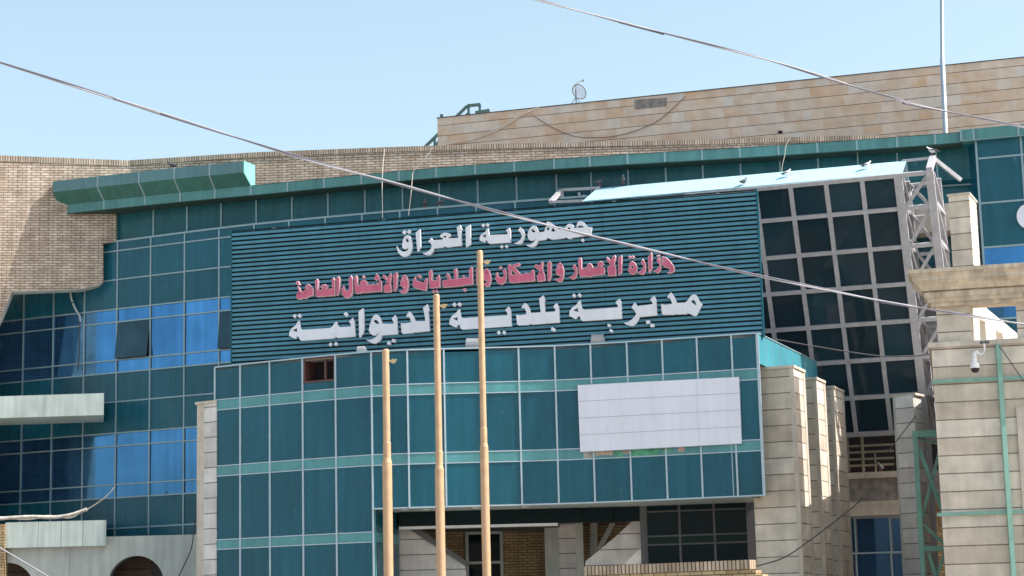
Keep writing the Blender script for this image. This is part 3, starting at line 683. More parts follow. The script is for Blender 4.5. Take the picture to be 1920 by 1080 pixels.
def T(x0, y0, s, pts): return [(x0 + x / s, y0 + y / s) for x, y in pts]
def letters(outlines, kind):
    cu = bpy.data.curves.new('l', 'CURVE'); cu.dimensions = '2D'; cu.fill_mode = 'BOTH'
    cu.extrude = .05; cu.bevel_depth = .014 if kind else .003; cu.offset = -.016 if kind else -.010; cu.bevel_resolution = 0
    org = P2(sP)
    for o in outlines:
        sp = cu.splines.new('POLY'); sp.points.add(len(o) - 1); sp.use_cyclic_u = True
        for k, (x, y) in enumerate(o):
            p = sg(x, y, .05); sp.points[k].co = ((p - org).dot(sh), p.z, 0, 1)
    ob = bpy.data.objects.new('l', cu); C.objects.link(ob)
    me = bpy.data.meshes.new_from_object(ob.evaluated_get(bpy.context.evaluated_depsgraph_get()))
    bpy.data.objects.remove(ob); bpy.data.curves.remove(cu)
    mb = MB(sh); vs = [org + sh * v.co.x + Vector((0, 0, v.co.y)) + sn * (.05 + v.co.z) for v in me.vertices]
    me.calc_loop_triangles()
    o = len(mb.v); mb.v = vs
    for p in me.polygons:
        mb.f.append(list(p.vertices)); mb.t.append(1.0); mb.sm.append(False); mb.m.append(1 if (kind and p.normal.z < .9) else 0)
    bpy.data.meshes.remove(me)
    build('lettering', mb, [red_l, pink_l] if kind else letter, sign, 'pink red raised word edged in pale pink' if kind else 'white raised word')
A_ = (736, 400, 10); B_ = (890, 390, 8)
letters([T(*A_, p) for p in (
 [(225,312),(268,340),(228,405),(178,368)], [(315,305),(358,338),(312,395),(270,355)],
 [(280,412),(330,425),(352,455),(372,520),(385,590),(382,670),(355,745),(310,800),(250,825),(200,822),(150,790),(110,740),(85,670),(80,605),(95,610),(115,650),(150,690),(210,718),(260,712),(300,685),(305,665),(255,685),(215,675),(185,645),(185,590),(200,510),(230,440)],
 [(262,480),(295,490),(312,530),(290,545),(262,520)],
 [(525,298),(530,330),(545,640),(480,732),(470,720),(437,365)],
 [(555,742),(620,740),(680,710),(725,665),(740,610),(720,575),(672,530),(740,455),(768,505),(945,492),(950,478),(900,455),(890,430),(920,390),(980,365),(1030,368),(1085,385),(1115,415),(1060,470),(1235,462),(1208,265),(1280,215),(1298,265),(1320,312),(1298,330),(1310,615),(1020,650),(985,628),(965,650),(790,670),(775,720),(740,765),(690,798),(630,790),(580,765)],
 [(965,435),(1020,428),(1000,462),(980,462)],
 [(1472,210),(1478,590),(1390,650),(1380,620),(1372,265)])], 0)
letters([T(*B_, p) for p in (
 [(135,235),(160,265),(130,298),(95,268)], [(200,228),(225,255),(195,292),(162,262)],
 [(212,300),(222,360),(228,408),(490,395),(498,375),(468,340),(530,292),(548,340),(550,525),(235,545),(205,530),(190,495),(178,490),(158,530),(75,490),(82,430),(105,395),(165,360),(175,330)],
 [(128,422),(175,400),(170,445)],
 [(415,552),(442,580),(408,615),(380,588)], [(485,550),(515,575),(480,612),(450,580)],
 [(690,285),(730,320),(765,400),(755,460),(720,530),(690,552),(630,548),(575,528),(630,520),(690,480),(712,425),(690,375),(648,345)],
 [(880,262),(930,275),(950,320),(970,365),(1050,355),(1060,300),(1090,265),(1075,225),(1095,205),(1140,212),(1215,270),(1260,325),(1350,310),(1368,280),(1400,245),(1440,235),(1480,250),(1500,302),(1535,298),(1530,270),(1548,215),(1590,195),(1640,215),(1690,270),(1712,290),(1770,290),(1750,405),(1660,428),(1470,455),(1440,472),(1410,468),(1375,450),(1340,462),(1180,482),(1140,475),(1105,455),(1070,485),(960,500),(945,545),(900,590),(860,600),(800,580),(760,552),(830,548),(880,525),(915,480),(880,498),(840,500),(805,470),(795,415),(805,360),(835,300)],
 [(1548,288),(1575,268),(1610,272),(1640,292),(1560,298)], [(860,325),(885,330),(912,362),(890,368),(862,350)],
 [(1090,300),(1115,295),(1125,320),(1105,342),(1088,325)], [(1170,310),(1190,312),(1210,355),(1155,352)], [(1405,300),(1425,298),(1440,325),(1405,318)],
 [(1628,455),(1658,485),(1625,520),(1590,488)])], 0)
L3 = (535, 560, 10); L4 = (690, 555, 10); L5 = (836, 545, 8); L6 = (1050, 530, 10); L7 = (1160, 525, 10)
letters([T(*L3, p) for p in (
 [(185,285),(222,328),(185,375),(140,335)], [(270,278),(322,318),(275,370),(232,325)],
 [(270,402),(285,520),(305,575),(350,582),(840,552),(895,520),(930,450),(975,430),(990,500),(1030,535),(1230,520),(1235,495),(1198,430),(1275,355),(1308,430),(1325,720),(985,748),(955,732),(915,755),(320,798),(285,785),(262,735),(240,712),(198,765),(75,705),(85,620),(130,555),(210,490),(225,455)],
 [(155,595),(225,560),(228,622),(190,612)], [(1140,242),(1195,298),(1155,355),(1095,295)],
 [(860,815),(895,855),(852,910),(815,865)], [(955,802),(1002,850),(960,900),(915,858)],
 [(1475,175),(1490,590),(1470,660),(1405,748),(1390,720),(1378,242)])] + [T(*L4, p) for p in (
 [(165,340),(215,370),(245,430),(270,520),(480,520),(490,495),(448,432),(520,352),(550,420),(572,725),(275,750),(260,810),(215,870),(150,905),(100,900),(30,870),(-45,815),(15,822),(70,815),(150,775),(205,710),(150,750),(100,750),(50,715),(18,650),(40,540),(80,420),(120,360)],
 [(120,460),(160,455),(200,490),(215,525),(165,520),(130,495)],
 [(375,838),(440,858),(430,932),(358,912)], [(460,800),(528,818),(512,888),(448,868)],
 [(1125,148),(1140,200),(1158,250),(1145,300),(1155,430),(1170,668),(900,695),(885,688),(870,702),(660,720),(635,690),(618,510),(700,512),(810,492),(800,440),(770,400),(722,402),(730,360),(785,285),(825,320),(860,380),(900,472),(1080,468),(1060,340),(1035,225)],
 [(1318,130),(1330,540),(1312,610),(1250,700),(1236,672),(1224,196)])], 0)
letters([T(*L5, p) for p in (
 [(135,172),(170,210),(132,252),(95,212)], [(212,168),(248,208),(210,248),(172,210)],
 [(215,272),(232,380),(250,412),(920,368),(930,350),(890,292),(950,235),(980,290),(995,540),(255,592),(225,575),(215,530),(200,515),(158,562),(55,512),(60,440),(95,380),(165,325),(180,300)],
 [(122,425),(178,400),(180,448)], [(800,595),(835,635),(800,672),(762,635)], [(878,592),(915,632),(880,670),(845,632)],
 [(1470,68),(1498,150),(1485,180),(1498,325),(1640,312),(1648,295),(1610,240),(1668,180),(1700,240),(1715,485),(1290,518),(1270,505),(1250,522),(1095,528),(1070,510),(1055,360),(1130,368),(1210,352),(1205,310),(1180,268),(1135,272),(1145,235),(1190,180),(1230,205),(1262,260),(1282,335),(1425,325),(1400,122)],
 [(1592,540),(1658,575),(1632,628),(1575,598)])], 0)
letters([T(*L6, p) for p in (
 [(270,200),(315,245),(275,297),(220,250)], [(372,190),(420,240),(380,290),(325,242)],
 [(390,318),(405,420),(425,485),(470,508),(1085,462),(1082,430),(1035,372),(1125,295),(1158,360),(1170,685),(430,730),(395,705),(372,640),(355,632),(302,697),(175,632),(185,530),(230,470),(325,405),(335,370)],
 [(262,525),(335,480),(345,550)], [(905,765),(970,795),(945,852),(885,818)], [(945,862),(1008,895),(985,955),(922,915)],
 [(1768,235),(1808,310),(1830,622),(1500,655),(1475,720),(1430,780),(1380,822),(1320,820),(1250,795),(1182,755),(1280,735),(1350,690),(1410,630),(1430,590),(1395,530),(1335,470),(1410,365),(1465,440),(1735,402),(1738,385),(1688,322)],
 [(1610,710),(1690,705),(1700,770),(1620,782)], [(1690,776),(1770,765),(1780,835),(1700,845)])] + [T(*L7, p) for p in (
 [(1410,265),(1460,280),(1490,320),(1530,410),(1580,455),(1470,670),(1430,690),(1320,635),(1300,632),(1280,650),(1085,655),(1075,645),(1060,660),(840,662),(812,640),(792,450),(880,465),(1000,448),(985,395),(950,340),(910,345),(925,295),(985,225),(1020,260),(1060,330),(1098,430),(1250,422),(1290,390),(1350,300)],
 [(1365,410),(1405,380),(1440,410),(1455,475),(1400,440)])], 0)
RA = (545, 480, 10); RB_ = (690, 470, 10); RC = (800, 465, 10); RD = (920, 460, 10); RE = (1030, 455, 10); RF = (1100, 450, 10)
letters([T(*RA, p) for p in (
 [(145,560),(185,600),(218,680),(280,640),(285,560),(340,525),(385,550),(440,620),(440,750),(350,770),(290,810),(230,800),(215,820),(140,820),(110,780),(125,700),(165,660),(135,600)],
 [(155,705),(185,710),(170,725)], [(335,600),(360,610),(350,628)], [(110,485),(165,475),(180,510),(195,550),(150,556),(100,520)],
 [(510,430),(535,460),(530,630),(570,640),(600,632),(565,590),(600,545),(660,530),(720,575),(690,620),(785,612),(780,440),(820,405),(845,440),(850,750),(660,765),(520,778),(480,760),(465,470)],
 [(625,585),(655,585),(640,602)], [(910,380),(940,420),(935,660),(890,755),(868,750),(868,420)])], 1)
letters([T(*RA, p) for p in (
 [(1150,360),(1178,420),(1180,680),(1150,760),(1080,800),(1020,785),(970,730),(960,650),(985,570),(1015,560),(1020,620),(1060,655),(1105,640),(1095,430)],
 [(1240,365),(1265,390),(1270,550),(1330,540),(1300,505),(1340,460),(1410,455),(1465,520),(1440,545),(1540,535),(1555,510),(1580,535),(1610,530),(1630,500),(1650,530),(1680,440),(1720,480),(1725,670),(1560,680),(1390,700),(1360,690),(1330,705),(1240,715),(1215,680),(1200,400)],
 [(1370,365),(1415,395),(1375,440),(1345,400)], [(1615,320),(1660,370),(1690,430),(1620,470),(1565,440),(1600,380)],
 [(1885,315),(1905,340),(1900,440),(1885,510),(1905,600),(1900,685),(1760,690),(1750,600),(1770,550),(1800,520),(1810,470),(1735,410),(1740,345),(1790,370),(1825,430),(1855,350)], [(1830,520),(1850,520),(1840,535)])] +
 [T(*RB_, p) for p in (
 [(545,398),(565,420),(560,690),(515,775),(490,760),(480,460)],
 [(695,450),(740,485),(770,590),(770,690),(740,780),(680,818),(630,800),(580,755),(650,750),(700,700),(660,705),(620,660),(615,590),(650,490)], [(675,535),(705,545),(690,570)])], 1)
letters([T(*RB_, p) for p in (
 [(905,480),(915,560),(1070,610),(1055,570),(1120,510),(1138,560),(1105,755),(1050,755),(900,715),(850,680),(842,600),(870,520)], [(950,440),(1020,490),(980,530),(922,490)],
 [(1190,355),(1215,390),(1215,555),(1300,560),(1285,510),(1340,450),(1362,500),(1368,695),(1190,715),(1160,690),(1142,400)],
 [(1235,735),(1265,760),(1295,735),(1330,770),(1295,800),(1265,775),(1235,800),(1205,770)])] + [T(*RC, p) for p in (
 [(565,378),(590,450),(585,575),(680,565),(700,500),(725,560),(810,550),(795,430),(850,345),(872,380),(885,690),(700,708),(690,720),(330,750),(300,700),(300,610),(405,595),(395,560),(360,530),(400,465),(440,510),(465,590),(530,580),(515,410)],
 [(715,752),(765,785),(718,825),(675,790)], [(960,345),(972,380),(972,690),(940,705),(928,400)],
 [(1130,378),(1190,430),(1222,560),(1215,650),(1180,730),(1120,735),(1060,690),(1130,645),(1150,620),(1110,625),(1075,590),(1070,500),(1090,420)], [(1125,450),(1150,470),(1135,480)])], 1)
letters([T(*RD, p) for p in (
 [(275,432),(308,490),(310,620),(285,700),(210,748),(140,720),(95,640),(110,520),(140,505),(150,570),(200,612),(250,580),(255,530),(225,500)], [(195,385),(230,420),(195,465),(155,430)],
 [(370,350),(390,380),(535,330),(570,345),(545,400),(455,420),(510,460),(570,545),(650,540),(665,505),(685,530),(740,520),(770,480),(800,450),(830,480),(838,680),(650,690),(400,715),(350,690),(325,380)], [(405,480),(430,500),(490,545),(400,550)],
 [(970,295),(1000,340),(985,440),(1030,570),(1040,670),(890,690),(870,590),(920,500),(910,470),(815,410),(850,355),(920,385)], [(940,515),(960,520),(948,535)],
 [(1120,290),(1145,330),(1150,590),(1110,680),(1075,670),(1065,340)],
 [(1310,320),(1360,370),(1390,490),(1380,600),(1340,690),(1280,695),(1195,640),(1280,625),(1330,580),(1280,580),(1230,540),(1230,450),(1265,350)], [(1290,405),(1320,415),(1305,432)])], 1)
letters([T(*RE, p) for p in (
 [(485,400),(530,480),(540,570),(510,660),(450,700),(365,650),(440,620),(490,550),(440,470),(455,420)],
 [(600,283),(620,320),(622,490),(690,480),(730,400),(775,385),(815,420),(835,475),(910,460),(905,390),(960,350),(1010,360),(1040,430),(985,440),(1050,480),(1050,580),(1030,605),(820,630),(775,658),(730,640),(590,650),(560,590),(545,310)], [(750,485),(770,480),(760,510)],
 [(1240,235),(1262,270),(1235,400),(1260,480),(1262,630),(1110,630),(1090,470),(1150,420),(1070,320),(1090,265),(1160,330),(1195,270)],
 [(1365,232),(1375,270),(1370,560),(1315,622),(1298,600),(1295,290)])], 1)
letters([T(*RE, p) for p in (
 [(1560,345),(1620,380),(1660,460),(1650,550),(1590,605),(1530,600),(1480,530),(1500,440),(1510,380)], [(1535,460),(1565,440),(1590,460),(1560,490)],
 [(1505,245),(1545,262),(1580,240),(1612,280),(1580,310),(1545,295),(1510,315),(1480,280)],
 [(1760,300),(1800,360),(1825,440),(1815,540),(1770,605),(1720,605),(1650,560),(1720,530),(1775,450),(1720,380),(1735,330)])] + [T(*RF, p) for p in (
 [(1220,232),(1240,270),(1238,540),(1185,630),(1165,610),(1152,330)],
 [(1360,335),(1385,350),(1412,460),(1395,580),(1340,632),(1240,580),(1310,560),(1375,480),(1320,400),(1325,355)], [(1310,295),(1375,280),(1385,312),(1320,325)],
 [(1420,315),(1500,330),(1580,400),(1640,490),(1662,560),(1640,610),(1540,640),(1510,620),(1560,590),(1550,540),(1470,520),(1425,470),(1405,370)], [(1440,385),(1475,390),(1450,410)])], 1)

# --- blank white sign on the block
bsn = fn(15.5); bsP = BP[12] + bsn * .16
def ws(x, y, o=0): return atp(x, y, bsP + bsn * o, bsn)
blank = thing('blank_sign', 'blank white panel sign of four long strips fixed to the teal entrance block', 'sign', P2(ws(1235, 780)) + Vector((0, 0, ws(1235, 848).z)))
L0, R0, L1, R1 = (1083, 722), (1386, 706.5), (1088, 848), (1391, 832)
mbp = MB(); lp = lambda a, b, t: (a[0] + (b[0] - a[0]) * t, a[1] + (b[1] - a[1]) * t)
strips = [0, .245, .495, .745, 1]
for s0, s1 in zip(strips, strips[1:]):
    for u0, u1 in ((0, .735), (.735, 1)):
        q = [lp(lp(L0, L1, s1 - .006), lp(R0, R1, s1 - .006), u0), lp(lp(L0, L1, s1 - .006), lp(R0, R1, s1 - .006), u1 - .0012), lp(lp(L0, L1, s0 + .002), lp(R0, R1, s0 + .002), u1 - .0012), lp(lp(L0, L1, s0 + .002), lp(R0, R1, s0 + .002), u0)]
        mbp.prism([ws(*p) for p in q], -bsn * .03, tint(.015))
build('panel_strip', mbp, white, blank)
mbf = MB(); mbf.prism([ws(x, y, -.012) for x, y in (L1, R1, R0, L0)], -bsn * .10); build('backing_frame', mbf, galv, blank)

KS[0] = 1.0
# ================================================================== grey steel truss canopy with sloping glazing
tr_ = thing('steel_truss_canopy', 'grey steel space frame with leaning dark glass grid and light blue roof', 'canopy', (9, 51, 4.5))
O = aty(1425, 353.5, 50.9); th = hd(18.5); tin = -fn(18.5); dv = tin * .46 - Vector((0, 0, 1)); tn = th.cross(dv).normalized()
if tn.y > 0: tn = -tn
def tp(u, v, o=0): return O + th * u + dv * v + tn * o
us = [-2.05, -1.1, -.13, .82, 1.77, 2.72]; uP, uQ = 3.66, 4.48
vs_ = [0, .81, 1.75, 2.67, 3.6, 4.53, 5.48, 6.43]
gr = MB(); dn = dv.normalized()
for u in us: gr.bar(tp(u, -.02), tp(u, 6.45), th * .058, tn * .05)
for v in vs_:
    gr.bar(tp(us[0], v, .006), tp(uP, v, .006), dn * .055, tn * .05)
build('glazing_grid', gr, steel, tr_)
gx = us + [uP]
for a, b in zip(gx, gx[1:]):
    for c, d in zip(vs_, vs_[1:]):
        if b < -.5: continue
        p = MB(); j = [random.uniform(-.012, .012) for _ in range(4)]
        q = [tp(a + .05, d - .05, -.02 + j[0]), tp(b - .05, d - .05, -.02 + j[1]), tp(b - .05, c + .05, -.02 + j[2]), tp(a + .05, c + .05, -.02 + j[3])]
        p.hexa(q + [x_ - tn * .015 for x_ in q]); p.t = [tint(.25)] * len(p.t); build('glass_pane', p, dglass, tr_)
for u, w_ in ((uP, .105), (uQ, .10)):
    p = MB(); p.bar(tp(u, -.05), tp(u, 6.6), th * w_, tn * .07); build('front_post', p, steel, tr_)
    rp_ = MB(); off = tin * 1.3; rp_.bar(tp(u, -.1) + off + th * .05, tp(u, 6.6) + off + th * .05, th * .10, tn * .06); build('rear_post', rp_, steel, tr_)
    zc_m = MB()
    for k, (c, d) in enumerate(zip(vs_, vs_[1:])):
        e_ = off + th * (.05 + w_)
        zc_m.beam(tp(u + w_, c) + tin * .05, tp(u, d) + e_, .05, .05); 
        zc_m.beam(tp(u + w_, d) + tin * .05, tp(u, d) + e_, .06, .06)
        g0, g1, g2 = tp(u + w_, d + .1), tp(u, d) + e_, tp(u + w_, d - .12) ; zc_m.prism([g0, g1, g1 + Vector((0, 0, .1)), g2], th * .012)
    build('side_brace', zc_m, steel, tr_)
for v in vs_:
    hb = MB(); hb.bar(tp(uP, v, .0), tp(uQ, v, .0), dn * .055, tn * .045); build('tower_rail', hb, steel, tr_)
    hb = MB(); hb.bar(tp(uP, v) + tin * 1.3 + th * .05, tp(uQ, v) + tin * 1.3 + th * .05, dn * .04, tn * .04); build('tower_rail', hb, steel, tr_)
for c, d in zip(vs_, vs_[1:]):
    xb = MB(); xb.beam(tp(uP + .1, d, -.03), tp(uQ - .1, c + .1, -.03), .09, .05, tn); build('tower_brace', xb, steel, tr_); xb = MB(); xb.beam(tp(uP + .15, c) + tin * 1.2, tp(uQ - .02, d) + tin * 1.2, .08, .05, tn); build('tower_brace', xb, steel, tr_)
ridge = tin * 1.05 + Vector((0, 0, .56)); back = tin * 1.75 + Vector((0, 0, -.30))
e0, e1 = tp(-4.93, -.115), tp(uP + .12, -.05)
sh_ = MB(); m0, m1 = e0 + ridge + th * .12, e1 + ridge
for a, b, c, d in ((e0, e1, m1, m0),):
    N_ = 14
    for k in range(N_):
        p0, p1 = a.lerp(b, k / N_), a.lerp(b, (k + 1) / N_); q0, q1 = d.lerp(c, k / N_), d.lerp(c, (k + 1) / N_)
        sh_.hexa([p0, p1 - th * .006, q1 - th * .006, q0, p0 - Vector((0, 0, .03)), p1 - th * .006 - Vector((0, 0, .03)), q1 - th * .006 - Vector((0, 0, .03)), q0 - Vector((0, 0, .03))], tint(.03))
sh_.hexa([m0, m1, m1 + back - ridge, m0 + back - ridge] + [x_ - Vector((0, 0, .03)) for x_ in (m0, m1, m1 + back - ridge, m0 + back - ridge)])
build('roof_sheet', sh_, sheet, tr_)
ga = MB(); a = tp(uQ, -.06); rdg = a + ridge; bk2 = a + back
bk2 = rdg + th * .66 + tin * .35 - Vector((0, 0, .60)); ga.beam(a, rdg, .16, .14); ga.beam(rdg, bk2, .085, .10); ga.beam(tp(uP, -.05) + ridge, rdg, .07, .07)
build('ridge_beam', ga, steel, tr_); ga = MB(); ga.beam(tp(-5.85, -.16), tp(-5.85, -.16) + ridge, .12, .10); ga.beam(tp(-5.85, -.16) + ridge, e0 + ridge + th * .2, .08, .08)
ga.beam(tp(-5.35, -.05) + ridge, tp(-5.3, .5) + tin * .9, .07, .07); ga.beam(tp(-5.2, .0) + ridge * .9, tp(-4.9, .5) + tin * .5, .07, .07); ga.beam(tp(-5.85, -.16) + ridge, tp(-5.7, .5) + tin * .6, .09, .09)
ga.beam(tp(-5.85, -.16), e0, .07, .07)
build('end_frame', ga, steel, tr_)
fp = MB()
for u in (-5.0, -2.05, .82, 3.66): fp.beam(tp(u, 6.4) + tin * .1, V(P2(tp(u, 6.4) + tin * .1), 0), .16, .16)
build('ground_post', fp, steel, tr_)

# ================================================================== stone wing at right
KS[0] = .93
wg = thing('stone_wing', 'beige stone clad wing with heavy moulded cornice on piers at the right edge', 'building', (13, 47, 0))
wP = aty(1755, 800, 46.0); wn = fn(12); wh = hd(12)
def wq(x, y, o=0): return atp(x, y, P2(wP) + wn * o, wn)
wdir = Vector((.22, .975, 0))
cL = P2(wq(1755.5, 800)); cR = P2(wq(2120, 800)); zt_w = wq(1755, 652).z
wb = MB(); wb.prism([V(p, 0) for p in (cL, cR, cR + wdir * 11.5, cL + wdir * 11.5)], (0, 0, zt_w)); wbo = build('stone_wall', wb, stone, wg)
wl_ = MB(); k = .07; wl_.prism([V(p, zt_w + .001) for p in (cL + wn * k - wh * k, cR + wn * k, cR + wdir * 11.5, cL + wdir * 11.5 - wh * k)], (0, 0, .12)); build('wall_ledge', wl_, stone_p, wbo)
ptop = wq(1790, 573).z
pi = MB(); a, b = P2(wq(1757, 610, -.12)), P2(wq(1819, 610, -.12)); pi.prism([V(p, zt_w + .12) for p in (a, b, b + sdir * .5, a + sdir * .5)], (0, 0, ptop - zt_w - .12)); build('portico_pier', pi, stone, wg)
pi = MB(); a, b = P2(wq(1907, 610, -.12)), P2(wq(1975, 610, -.12)); pi.prism([V(p, zt_w + .12) for p in (a, b, b + sdir * .5, a + sdir * .5)], (0, 0, ptop - zt_w - .12)); build('portico_pier', pi, stone, wg)
co = MB()
def ring(o, z):
    l = P2(wq(1757, 560, -.12)); return [V(p, z) for p in (l + wn * o - wh * o, cR + wn * o, cR - wn * .55, l - wn * .5 - wh * o)]
prof = [(.16, 0), (.16, .09), (.23, .09), (.23, .17), (.29, .20), (.31, .28), (.31, .32), (.25, .32), (.25, .355), (.36, .36), (.38, .40), (.44, .48), (.52, .53), (.52, .57), (.55, .575), (.55, .68), (.59, .70), (.59, .74), (.64, .75), (.64, .84)]
for (o0, q0), (o1, q1) in zip(prof, prof[1:]):
    r0_, r1_ = ring(o0, ptop + q0), ring(o1, ptop + q1); co.add(r0_ + r1_, [(0, 1, 5, 4), (3, 0, 4, 7), (1, 2, 6, 5), (2, 3, 7, 6)])
co.add(ring(.64, ptop + .84), [(0, 1, 2, 3)]); co.add(ring(.16, ptop), [(3, 2, 1, 0)])
build('moulded_cornice', co, M('stained_stone', (.52, .44, .34), .8, 0, .22, 2.2, .3, 10), wg)
lo = MB(); ln = Vector((.927, -.375, 0)); lP = P2(wq(1819, 610, -.12)) + ln * .015
def lq(x, y): return atp(x, y, lP, ln)
lo.prism([lq(*p) for p in [(1824, 646), (1838, 645), (1836, 597), (1847.5, 603), (1850, 644.5), (1868, 643.5), (1866.5, 618), (1880, 625), (1882, 643), (1894, 642.5), (1894, 637), (1900, 642), (1909, 641.5), (1907, 625), (1841, 571), (1823.5, 571)]], -ln * .22)
build('loggia_side_wall', lo, M('sunlit_render', (.62, .58, .50), .8, 0, .06, 2), wg)
pl = MB(); a, b = P2(aty(1782, 430, 49.0)), P2(aty(1821, 430, 48.8)); zp_ = aty(1800, 366, 48.9).z
pl.prism([V(p, 7) for p in (a, b, b + sdir * 1.15, a + sdir * 1.15)], (0, 0, zp_ - 7)); plo = build('tall_pier', pl, stone, wg)
pl2 = MB(); u_ = sdir * .03; pl2.prism([V(p, zp_ + .001) for p in (a - u_ - h22 * .03, b - u_ + h22 * .03, b + sdir * 1.18 + h22 * .03, a + sdir * 1.18 - h22 * .03)], (0, 0, .05)); build('pier_cap', pl2, stone_p, plo)
KS[0] = 1.0
hbm = MB(); a, b = P2(aty(1690, 400, 52.2)), P2(aty(1835, 400, 51.6)); z0, z1 = aty(1790, 430, 51.7).z, aty(1790, 379, 51.7).z
hbm.vslab(a, b, z0, z1, 0, .9); build('cross_beam', hbm, stone_p, wg)
bpw = MB(); bpw.vslab(P2(aty(1800, 450, 52.1)), P2(aty(1832, 450, 51.9)), 7, z0 - .004, 0, .5); build('brick_pier', bpw, BR('red_brick', (.22, .10, .07), (.27, .13, .09), (.10, .07, .06), .25, .075, .01), wg)
KS[0] = .93
rp2 = MB(); rp2.vslab(P2(wq(1914, 900)), P2(wq(2000, 900)), 0, wq(1914, 762).z, .05, .05, ma=.001); build('raised_panel', rp2, stone_p, wbo)

# green pipes on the wing
pg = thing('green_pipe', 'pale green upright pipe crossed by two level pipes on the stone wing', 'pipe', P2(wq(1885, 1000, .1)))
p1 = MB(); p1.beam(wq(1871, 646, .09), V(P2(wq(1871, 646, .09)), .0), .11, .09); 
gp_m = M('pale_green_paint', (.19, .36, .30), .45, 0, .1, 4, .12)
build('upright', p1, gp_m, pg)
for (xa, ya), (xb_, yb_) in (((1748, 716), (2050, 702)), ((1757, 965), (2050, 955))):
    p1 = MB(); zl = (wq(xa, ya, .05).z + wq(xb_, yb_, .05).z) / 2; za = wq(xa, ya, .05).z; p1.beam(V(P2(wq(xa, ya, .035)), za), V(P2(wq(xb_, yb_, .035)), za), .07, .08); build('level_pipe', p1, gp_m, pg)

KS[0] = .93
# green lattice mast between wing and pier
lt = thing('green_lattice_frame', 'green steel lattice frame with crossed braces beside the stone wing', 'frame', P2(aty(1735, 1000, 47.3)))
l1 = MB(); Yl = 47.3; q = lambda x, y, d=0: aty(x, y, Yl + d)
l1.beam(q(1714.5, 808), V(P2(q(1714.5, 808)), 0), .10, .10); build('post', l1, green_s, lt)
l1 = MB(); l1.beam(q(1768, 808, .2), V(P2(q(1768, 808, .2)), 0), .10, .10); build('post', l1, green_s, lt)
for y0, hh_ in ((814, .15), (1029, .12)):
    l1 = MB(); a = q(1712 + (y0 - 814) * .06, y0); l1.beam(a, a + Vector((.85, 0, .0)), hh_, hh_); build('rail', l1, green_s, lt)
l1 = MB(); l1.beam(q(1722, 838, .05), q(1772, 972, .05), .09, .05, (0, 1, 0)); l1.beam(q(1764, 838, .1), q(1728, 972, .1), .07, .05, (0, 1, 0))
l1.beam(q(1732, 985, .05), q(1775, 1025, .05), .07, .05, (0, 1, 0)); l1.beam(q(1740, 1036, .05), q(1768, 1120, .05), .08, .05, (0, 1, 0)); l1.beam(q(1772, 1036, .1), q(1742, 1120, .1), .07, .05, (0, 1, 0)); l1.beam(q(1716, 822, .0), q(1766, 834, .9), .10, .03); build('brace', l1, green_s, lt)

KS[0] = 1.0
# ================================================================== boundary wall in front
zbw = aty(1402, 1049.5, 36).z
wa, wb_ = P2(atz(1098, 1062.5, zbw)), P2(atz(1404, 1049.5, zbw)); bwd = (wb_ - wa).normalized()
bw_t = thing('brick_boundary_wall', 'low yellow brick boundary wall with a soldier course coping at the bottom edge', 'wall', (wa + wb_) / 2)
m1_ = MB(bwd); m1_.vslab(wa, wb_, 0, zbw - .17, 0, .25)
for k in range(4): m1_.vslab(wb_ + bwd * (.13 * k), wb_ + bwd * (.13 * (k + 1)), 0, zbw - .17 - .078 * (k + .3), 0, .25, ma=.0005)
m1_.vslab(wb_ + bwd * .52, wb_ + bwd * 2.5, 0, zbw - .6, 0, .25); build('brickwork', m1_, brick2, bw_t)
m2_ = MB(bwd); m2_.vslab(wa - bwd * .02, wb_ + bwd * .02, zbw - .168, zbw, .02, .29); build('coping', m2_, BR('coping_bricks', (.36, .26, .18), (.50, .40, .30), (.09, .08, .07), .082, .6, .012, 0, .9, .2, .1), bw_t)

# ================================================================== flagpoles
def pole(px, ytop, slope, yc1, yc2, label, rb, Y=44.0):
    t = aty(px, ytop, Y); base = Vector((t.x, t.y, 0)); r = thing('flagpole', label, 'flagpole', base, 'flagpoles in front of the entrance block')
    za, zb_ = aty(px + (yc1 - ytop) * .02, yc1, Y).z, aty(px + (yc2 - ytop) * .02, yc2, Y).z; H = t.z
    m = MB(); m.lathe(base, [(rb * 1.35, 0), (rb * 1.35, zb_ - .10), (rb * 1.38, zb_ - .06), (rb * 1.1, zb_ + .04), (rb * 1.1, za), (rb * 1.13, za + .02), (rb, za + .05), (rb, H - .03), (rb * .8, H)], 20)
    build('shaft', m, pole_m, r)
    k = MB(); c = Vector((t.x, t.y, H - .28)); k.tube([c + Vector((rb * .8, -.01, 0)), c + Vector((rb + .12, -.01, 0))], .03, 8); k.tube([c + Vector((rb + .09, -.04, 0)), c + Vector((rb + .09, .04, 0))], .055, 10); k.tube([c + Vector((rb + .12, 0, .02)), c + Vector((rb + .17, 0, .02))], .025, 8); build('pulley', k, M('brass_fitting', (.38, .30, .17), .4, .2), r)
    bp_ = MB(); bp_.lathe(base, [(.25, 0), (.25, .04)], 16); build('base_plate', bp_, pole_m, r)
pole(723, 655, .01, 833, 863, 'shortest tan flagpole, leftmost of three, before the teal entrance block', .081)
pole(818, 552, .02, 849, 876, 'middle tan flagpole of three with pulley below the red lettering', .076)
pole(899.5, 470, .025, 806, 834, 'tallest tan flagpole of three rising across the sign lettering', .071)

KS[0] = .93
